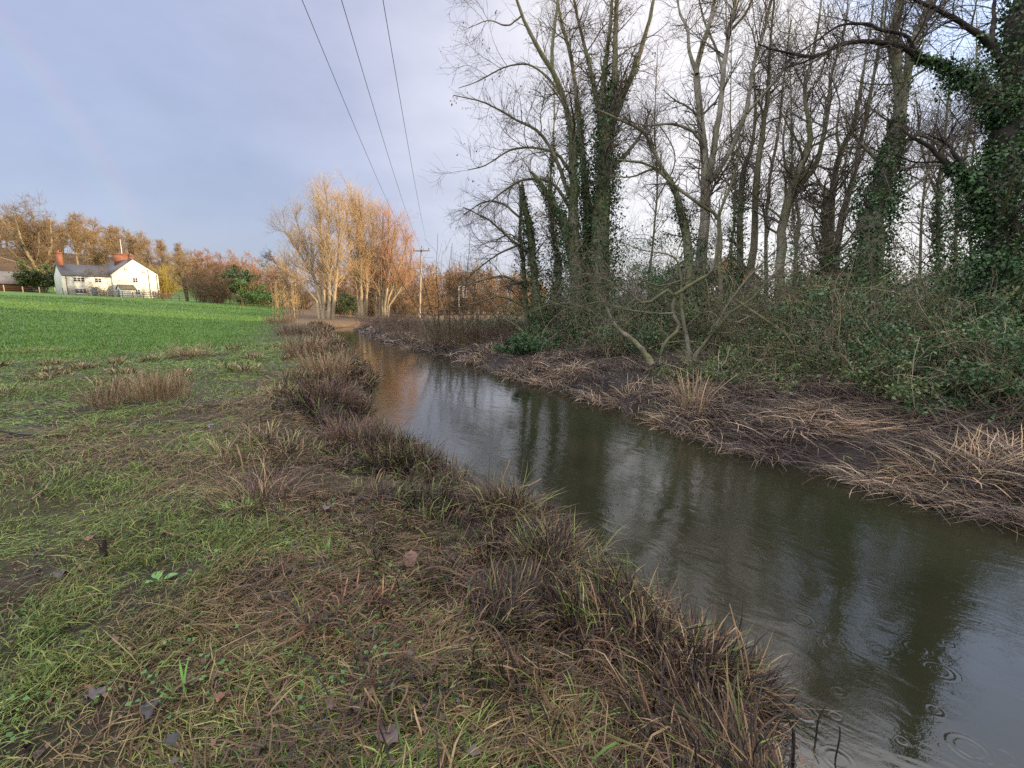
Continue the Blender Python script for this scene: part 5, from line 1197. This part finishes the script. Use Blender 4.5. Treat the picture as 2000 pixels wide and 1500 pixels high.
for u, v, h, wd, n, pal, kw, lb in (
    (308, 784, 0.62, 1.0, 620, TAN, dict(e=(1.0, 1.6), bend=(-.1, .5), w=.006), 'large upright straw coloured tussock in the rough grass left of the river'),
    (205, 797, 0.55, 0.55, 220, TAN + DRK, dict(e=(0.8, 1.6), bend=(0, .7), w=.006), 'smaller ragged tan tussock left of the large upright one'),
    (372, 697, 0.60, 1.2, 380, TAN, dict(e=(0.3, 1.4), w=.007), 'low pale tussock behind the large upright one'),
    (505, 985, 0.40, 0.62, 420, DRK + TAN[:1], dict(e=(0.1, 1.4), bend=(0, 1.6), w=.004), 'tangled reddish brown tussock with one tall pale stalk in the near grass'),
    (12, 770, 0.40, 0.8, 240, GREENS + TAN[:2], dict(e=(0.2, 1.2), bend=(.2, 1.5)), 'bright green flopped tussock at the near field edge beside the tan grass'),
    (80, 690, 0.45, 1.3, 260, TAN + GREENS[:2], dict(e=(0.2, 1.1), bend=(.3, 1.4), w=.008), 'drooping yellowish tussock where the rough grass meets the green field'),
    (640, 742, 0.80, 1.0, 560, TAN, dict(e=(0.8, 1.55), bend=(0, .5), w=.008), 'upright tan reeds at the water edge, nearer than the far bend'),
    (600, 692, 0.85, 1.4, 560, TAN + DRK[:1], dict(e=(0.7, 1.55), bend=(0, .6), w=.010), 'upright tan reeds standing along the bank behind the nearer reeds'),
    (575, 655, 0.8, 1.8, 420, DRK + TAN[:1], dict(e=(0.7, 1.55), bend=(0, .6), w=.014), 'dark purplish reeds on the bank well short of the bend'),
    (548, 632, 0.9, 2.5, 420, TAN, dict(e=(0.8, 1.55), bend=(0, .5), w=.020), 'farthest tan reeds below the pale saplings'),
    (655, 792, 0.58, 0.95, 900, DRK + [(0.17, 0.105, 0.075)], dict(e=(0.5, 1.5), bend=(0, 1.0), w=.006), 'dense dark brown clump of dead sedge bulging into the river'),
    (700, 872, 0.50, 0.8, 620, DRK, dict(e=(0.4, 1.5), bend=(0, 1.2), w=.006), 'dark dead sedge clump at the waterline below the bulging one'),
    (800, 910, 0.42, 0.6, 480, DRK + GREENS[:1], dict(e=(0.4, 1.5), bend=(0, 1.2), w=.005), 'dark sedge clump with a few green blades beside the small inlet'),
    (985, 1015, 0.52, 0.6, 520, [(0.13, 0.14, 0.05), (0.15, 0.11, 0.06), (0.08, 0.055, 0.04), (0.05, 0.04, 0.034)], dict(e=(0.4, 1.5), bend=(0.3, 2.0), w=.005), 'arching pale sedge tuft at the water edge right of the small inlet'),
    (1090, 1112, 0.50, 0.5, 420, [(0.13, 0.17, 0.055), (0.14, 0.11, 0.06), (0.08, 0.055, 0.04), (0.05, 0.04, 0.034)], dict(e=(0.5, 1.5), bend=(0.4, 2.2), w=.005), 'sedge tuft with long green blades curling over the water'),
    (1210, 1190, 0.32, 0.45, 240, [(0.17, 0.11, 0.07), (0.12, 0.15, 0.05), (0.09, 0.06, 0.05)], dict(e=(0.4, 1.5), bend=(0.3, 2.0), w=.005), 'brown and green sedge tuft lower down, overhanging the water'),
    (1385, 1400, 0.34, 0.45, 260, TAN + DRK, dict(e=(0.3, 1.4), bend=(0, 1.4), w=.004), 'straggling reed clump leaning into the shallows nearest the camera'),
    (690, 1210, 0.2, 0.4, 200, [(0.24, 0.12, 0.06), (0.19, 0.10, 0.055), (0.13, 0.075, 0.05)], dict(e=(0.0, 1.0), bend=(0, 1.4), w=.008), 'orange brown clump of dead broad blades on the near bank'),
    (470, 1000, 0.17, 0.18, 34, [(0.10, 0.22, 0.04), (0.14, 0.25, 0.06)], dict(e=(0.5, 1.3), bend=(0, .9), w=.011), 'fresh green broad shoots in front of the reddish tussock'),
    (270, 925, 0.13, 0.14, 18, [(0.13, 0.26, 0.05)], dict(e=(0.9, 1.5), bend=(0, .4), w=.010), 'small upright bright green shoots in muddy grass'),
    (640, 1090, 0.15, 0.13, 16, [(0.11, 0.22, 0.05), (0.18, 0.22, 0.06)], dict(e=(0.8, 1.5), bend=(0, .6), w=.012), 'few upright green shoots amid dark wet stems'),
    (355, 1365, 0.15, 0.05, 8, [(0.12, 0.24, 0.06)], dict(e=(0.8, 1.5), bend=(0, .5), w=.009), 'slim bright green shoot close to the camera'),
    (1125, 1400, 0.14, 0.2, 36, [(0.15, 0.22, 0.06), (0.10, 0.17, 0.05)], dict(e=(0.5, 1.4), bend=(0, 1.2), w=.006), 'bright green grass tuft beside the muddy gully')):
    tussock('grass_tussock' if h < 0.5 or pal is TAN else 'reed_clump', lb, ground_at(u, v), h, wd, n, pal, **kw)
tl = 'small straw coloured tuft scattered in the rough grass between field and riverbank'
x, y = polar(400, 5.0, 21, -58, -8); dl_, _ = side(x, y); k = (dl_ > 1.3) & (fbm(x * 0.6, y * 0.6, 171, 3) > 0.5); x, y = x[k][:34], y[k][:34]
for i in range(len(x)):
    r_ = math.hypot(x[i], y[i])
    tussock('straw_tuft', tl, on_ground(x[i], y[i]), rng.uniform(0.16, 0.34), rng.uniform(0.3, 0.8), 110, TAN + DRK[:2] + GREENS[1:2], e=(0.4, 1.5), bend=(0, 1.1), w=max(0.005, 0.0010 * r_), group='straw tufts in the rough grass')
# straw bundles on the far bank
for u, v, h, wd, n, kw, lb in (
    (1355, 800, 0.75, 0.55, 120, dict(e=(0.9, 1.6), bend=(0, .5)), 'upright fan of pale reed stalks at the waterline opposite'),
    (1330, 815, 0.55, 0.9, 260, dict(e=(0.1, 1.0), bend=(0.2, 1.3)), 'bent pale reeds drooping to the water around the upright fan'),
    (1235, 778, 0.5, 0.9, 180, dict(e=(0.1, 1.0), bend=(0.2, 1.3)), 'pale reed heap left of the upright fan, above the waterline'),
    (1110, 735, 0.6, 1.0, 220, dict(e=(0.1, 0.9), bend=(0.3, 1.4)), 'arching pale reed heap below the leaf litter'),
    (950, 695, 0.7, 1.4, 300, dict(e=(0.1, 0.9), bend=(0.3, 1.4), w=.008), 'tan reed heap at the water edge below the holly'),
    (1030, 715, 0.6, 1.2, 240, dict(e=(0.1, 0.9), bend=(0.3, 1.4), w=.007), 'tan reed heap between the holly and the arching heap'),
    (820, 680, 0.8, 1.8, 280, dict(e=(0.1, 0.9), bend=(0.3, 1.4), w=.010), 'dull brown reed heap below the brushwood'),
    (1480, 815, 0.9, 0.5, 120, dict(e=(-0.1, 0.5), bend=(0, .6), yaw0=-0.5, ys=.35), 'long pale straws swept across the mud, right of the upright fan'),
    (1560, 828, 0.9, 0.5, 130, dict(e=(-0.1, 0.4), bend=(0, .5), yaw0=-0.6, ys=.3), 'pale straws swept over the mud towards the water, left of those lying flat'),
    (1620, 845, 0.9, 0.6, 170, dict(e=(-0.1, 0.4), bend=(0, .5), yaw0=-0.2, ys=.5), 'long pale straws lying flat midway along the mud bank'),
    (1850, 925, 0.75, 0.6, 240, dict(e=(0.0, 0.7), bend=(0, .9), yaw0=0.2, ys=1.0), 'big loose heap of pale reeds above the water, nearest on the far bank'),
    (1950, 915, 0.7, 0.8, 300, dict(e=(0.0, 0.7), bend=(0, .9), yaw0=0.2, ys=1.0), 'pale reed heap at the bank top beside the nearest loose heap'),
    (1960, 985, 0.6, 0.6, 240, dict(e=(-0.1, 0.6), bend=(0, .9), yaw0=0.2, ys=1.0), 'pale reeds trailing down to the water below the nearest heaps'),
    (1800, 950, 0.55, 0.5, 180, dict(e=(0.0, 0.7), bend=(0.2, 1.2), yaw0=2.6, ys=.8), 'pale reeds bent towards the water left of the nearest loose heap')):
    tussock('reed_heap', lb, ground_at(u, v), h, wd, n, TAN + [(0.20, 0.14, 0.10)], cat='reed heap', K=7, **kw) if 'w' in kw else tussock('reed_heap', lb, ground_at(u, v), h, wd, n, TAN + [(0.36, 0.27, 0.19)], cat='reed heap', w=0.0075, K=7, **kw)
# fallen leaves
LOBE = np.array([(0, -0.46), (0.16, -0.40), (0.34, -0.38), (0.37, -0.16), (0.50, 0.00), (0.38, 0.14), (0.36, 0.34), (0.18, 0.33), (0.02, 0.55), (-0.16, 0.36), (-0.33, 0.36), (-0.36, 0.12), (-0.50, 0.04), (-0.37, -0.14), (-0.36, -0.34), (-0.15, -0.40)])
for u, v, sz, col, lb in ((760, 1452, 0.095, (0.085, 0.060, 0.055), 'large purplish brown lobed leaf lying nearest the camera'), (190, 1372, 0.07, (0.075, 0.062, 0.062), 'grey purple fallen leaf on the muddy grass'),
                          (296, 1405, 0.065, (0.035, 0.034, 0.038), 'blackened curled leaf right of the grey purple one'), (432, 1376, 0.05, (0.17, 0.075, 0.05), 'small reddish brown leaf beside muddy green shoots'),
                          (803, 1105, 0.10, (0.13, 0.065, 0.045), 'upturned russet leaf caught in the dark sedge'), (178, 1062, 0.06, (0.16, 0.08, 0.05), 'russet leaf leaning on the rotten stump'), (125, 1135, 0.075, (0.06, 0.05, 0.052), 'dark wet leaf flattened left of the green dock'),
                          (412, 837, 0.09, (0.11, 0.10, 0.11), 'pale grey leaf lying on the trampled grass beyond the pale stalk'), (1340, 1322, 0.04, (0.40, 0.33, 0.04), 'tiny yellow leaf among the reeds in the shallows'), (650, 1395, 0.05, (0.11, 0.075, 0.07), 'dull brown leaf among matted stems left of the largest leaf'),
                          (340, 1462, 0.05, (0.03, 0.027, 0.03), 'small near black leaf at the bottom of the grass'), (640, 1000, 0.07, (0.12, 0.10, 0.12), 'grey leaf at the edge of the sedge above the green shoots')):
    q = ground_at(u, v) + (0, 0, 0.035)
    a = rng.uniform(0, 6.28); pts = LOBE * sz * rng.uniform(0.9, 1.1, LOBE.shape)
    ca_, sa_ = math.cos(a), math.sin(a); pts = pts @ np.array([(ca_, sa_), (-sa_, ca_)])
    tilt = rng.uniform(0.0, 0.35) if 'upturned' not in lb else 0.8
    z = pts[:, 1] * tilt + 5.5 * (pts[:, 0] ** 2) / sz * rng.uniform(0.3, 1.0) * 0.3 + rng.normal(size=len(pts)) * sz * 0.10
    V = np.c_[pts, z]; V = np.vstack([[(0, 0, 0.0)], V]) + q
    m_ = len(LOBE); fc = np.array([(0, 1 + i, 1 + (i + 1) % m_) for i in range(m_)])
    b = Buf(); b.add(V, fc, np.array(col) * rng.uniform(0.8, 1.15, (m_ + 1, 1))); tag(b.build('fallen_leaf', M_litter, loc=q), lb, 'leaf')
# dock plant with broad green leaves
q = ground_at(310, 1140); b = Buf()
for a, l_, w_, e in ((0.5, 0.085, 0.055, 0.5), (2.3, 0.09, 0.055, 0.4), (4.2, 0.06, 0.04, 0.7), (5.4, 0.05, 0.035, 0.9)):
    s_ = np.linspace(0, 1, 7); d = np.array([math.cos(a) * math.cos(e), math.sin(a) * math.cos(e), math.sin(e)]); sd = np.array([-math.sin(a), math.cos(a), 0])
    mid_ = q + d * (0.03 + s_[:, None] * l_) - np.array([0, 0, 0.03]) * (s_ ** 2)[:, None]
    wd_ = w_ * 0.5 * np.sin(np.pi * (0.06 + 0.94 * s_) ** 0.8)[:, None]
    V = np.stack([mid_ - sd * wd_ + (0, 0, 0.006), mid_, mid_ + sd * wd_ + (0, 0, 0.006)], 1).reshape(-1, 3)
    fc = np.array([(3 * i + j, 3 * i + j + 1, 3 * i + j + 4, 3 * i + j + 3) for i in range(6) for j in range(2)])
    b.add(V, fc, np.array((0.14, 0.30, 0.09))); tubes(b, np.array([q - (0, 0, 0.02), q + d * 0.03]), np.array([0.003, 0.002]), 5, (0.12, 0.22, 0.06))
tag(b.build('dock_plant', M_leaf, smooth=True, loc=q), 'small plant with broad bright green leaves in the muddy grass', 'plant')
def stick(name, label, uvs, r, col, lift=0.03, cat='stick', twigs=0):
    P = np.array([ground_at(u, v) + (0, 0, lift) for u, v in uvs]); P, R = resample(P, np.linspace(r, r * 0.5, len(P)), 14); P = P + rng.normal(size=P.shape) * r * 0.25
    b = Buf(); tubes(b, P, R, 7, col, bumps=0.08)
    if twigs:
        A = grow(P[None], R[None], twigs, 0.2, 1, (30, 70), (0.1, 0.3), 5, 0.2, 0.0, 0.5, 0.002); tubes(b, *A, 4, col)
    tag(b.build(name, M_bark, smooth=True, loc=P[0]), label, cat)
stick('stick', 'black wet stick lying in the grass beside the flopped green tussock', [(-10, 846), (30, 852), (80, 857), (130, 856)], 0.014, (0.035, 0.030, 0.028), twigs=3)
stick('stick', 'pale curved peeled stick half buried in the near grass', [(62, 985), (90, 962), (108, 930), (92, 906)], 0.010, (0.19, 0.145, 0.10))
stick('stick', 'short split brown stick lying in the wet grass right of the stump', [(322, 1046), (340, 1052), (362, 1050)], 0.007, (0.24, 0.15, 0.09))
stick('stick', 'dark crooked branch lying on the grass behind the pale low tussock', [(198, 672), (222, 678), (240, 660), (232, 650)], 0.03, (0.14, 0.095, 0.075), twigs=3)
for (pts, t_, lb) in (([(1552, 1500, 3.4), (1550, 1455, 3.2), (1549, 1425, 2.6), (1532, 1392, 1.4)], 2.05, 'black twig standing out of the shallows nearest the camera'), ([(1630, 1470, 1.8), (1640, 1440, 1.6), (1639, 1420, 1.2)], 2.15, 'thin dead stalk in the shallows right of the black twig'), ([(1596, 1430, 2), (1598, 1408, 1.8), (1612, 1380, 1.2)], 2.25, 'thin dark bent twig in the water behind the black twig')):
    a = np.array(pts, float); P = px(a[:, 0], a[:, 1], t_); P[0, 2] = min(P[0, 2], WATER - 0.1); P, R = resample(P, a[:, 2] * t_ / F, 10); b = Buf(); tubes(b, P, R, 6, (0.03, 0.026, 0.024), bumps=.08)
    A = grow(P[None], R[None], 3, 0.4, 1, (40, 80), (0.03, 0.09), 4, 0.2, 0.0, 0.5, 0.001); tubes(b, *A, 4, (0.05, 0.04, 0.035)); tag(b.build('twig', M_bark, loc=P[0]), lb, 'twig')
q = ground_at(206, 1095); b = Buf()
P, R = resample([q - (0, 0, 0.05), q + (0.0, 0, 0.06), q + (0.004, 0.01, 0.14)], [0.022, 0.017, 0.012], 8); tubes(b, P, R, 9, (0.032, 0.024, 0.022), bumps=0.16)
P2, R2 = resample([q - (0.02, 0, 0.05), q + (-0.022, 0, 0.06), q + (-0.03, 0.0, 0.12)], [0.012, 0.009, 0.005], 6); tubes(b, P2, R2, 7, (0.07, 0.045, 0.035), bumps=0.16)
tag(b.build('rotten_stump', M_bark, loc=q), 'short black rotten stump of a stalk in the near grass', 'stump')
for (pts, t_, lb) in (([(1470, 1460, 2.2), (1455, 1330, 2.0), (1440, 1240, 1.8), (1425, 1180, 1.2)], 2.35, 'tall thin tan reed stalk over the shallows'), ([(1478, 1480, 2), (1470, 1380, 2), (1455, 1270, 1.8), (1438, 1225, 1.5), (1420, 1240, 1)], 2.3, 'broken reed stalk folded over beside the tall thin one'),
                      ([(985, 990, 1.6), (982, 940, 1.4), (994, 905, 1.2), (996, 898, 1.5)], 4.6, 'single pale seed stalk above the arching sedge tuft'), ([(1015, 1000, 1.5), (1010, 960, 1.4), (1040, 945, 1.2), (1058, 935, 1)], 4.5, 'thin pale reed bent right above the arching sedge tuft'),
                      ([(487, 1020, 1.8), (480, 960, 1.6), (472, 900, 1.6), (462, 868, 2.0)], 4.6, 'tall pale branching stalk rising from the reddish tussock'), ([(470, 1420, 1.6), (478, 1320, 1.5), (484, 1225, 1.2)], 2.5, 'long straight straw standing in near grass'), ([(780, 925, 1.5), (830, 905, 1.4), (870, 898, 1.2), (884, 910, 1)], 5.4, 'dark curled twig arching over the small inlet')):
    a = np.array(pts, float); P = px(a[:, 0], a[:, 1], t_); gz = on_ground(P[0, 0], P[0, 1])[2]; P[0, 2] = min(P[0, 2], gz - 0.02); P, R = resample(P, a[:, 2] * t_ / F, 14); b = Buf(); c_ = (0.05, 0.035, 0.035) if 'dark' in lb else (0.30, 0.21, 0.12)
    tubes(b, P, R, 5, c_); A = grow(P[None], R[None], 4, 0.5, 1, (15, 40), (0.04, 0.12), 4, 0.15, 0.0, 0.6, 0.0009); tubes(b, *A, 3, c_); tag(b.build('reed_stalk', M_dead, loc=P[0]), lb, 'reed stalk')

sl = Buf(); x, y = polar(5200, 1.0, 9, -62, 45); dl, _ = side(x, y); k = dl > 0.15; x, y = x[k], y[k]; B = G(x, y); B[:, 2] += rng.uniform(0.0, 0.05, len(x))
leaves(sl, B, rng.choice([0.014, 0.022, 0.032, 0.045], len(B), p=[0.4, 0.35, 0.2, 0.05]), pick([(0.10, 0.06, 0.042), (0.065, 0.045, 0.036), (0.13, 0.075, 0.045), (0.045, 0.034, 0.030)], len(B)), np.broadcast_to(np.array([0, 0, 1.0]), B.shape), 0.7, 0.75, fold=0.25)
tag(sl.build('scattered_leaves', M_litter), kind='stuff')
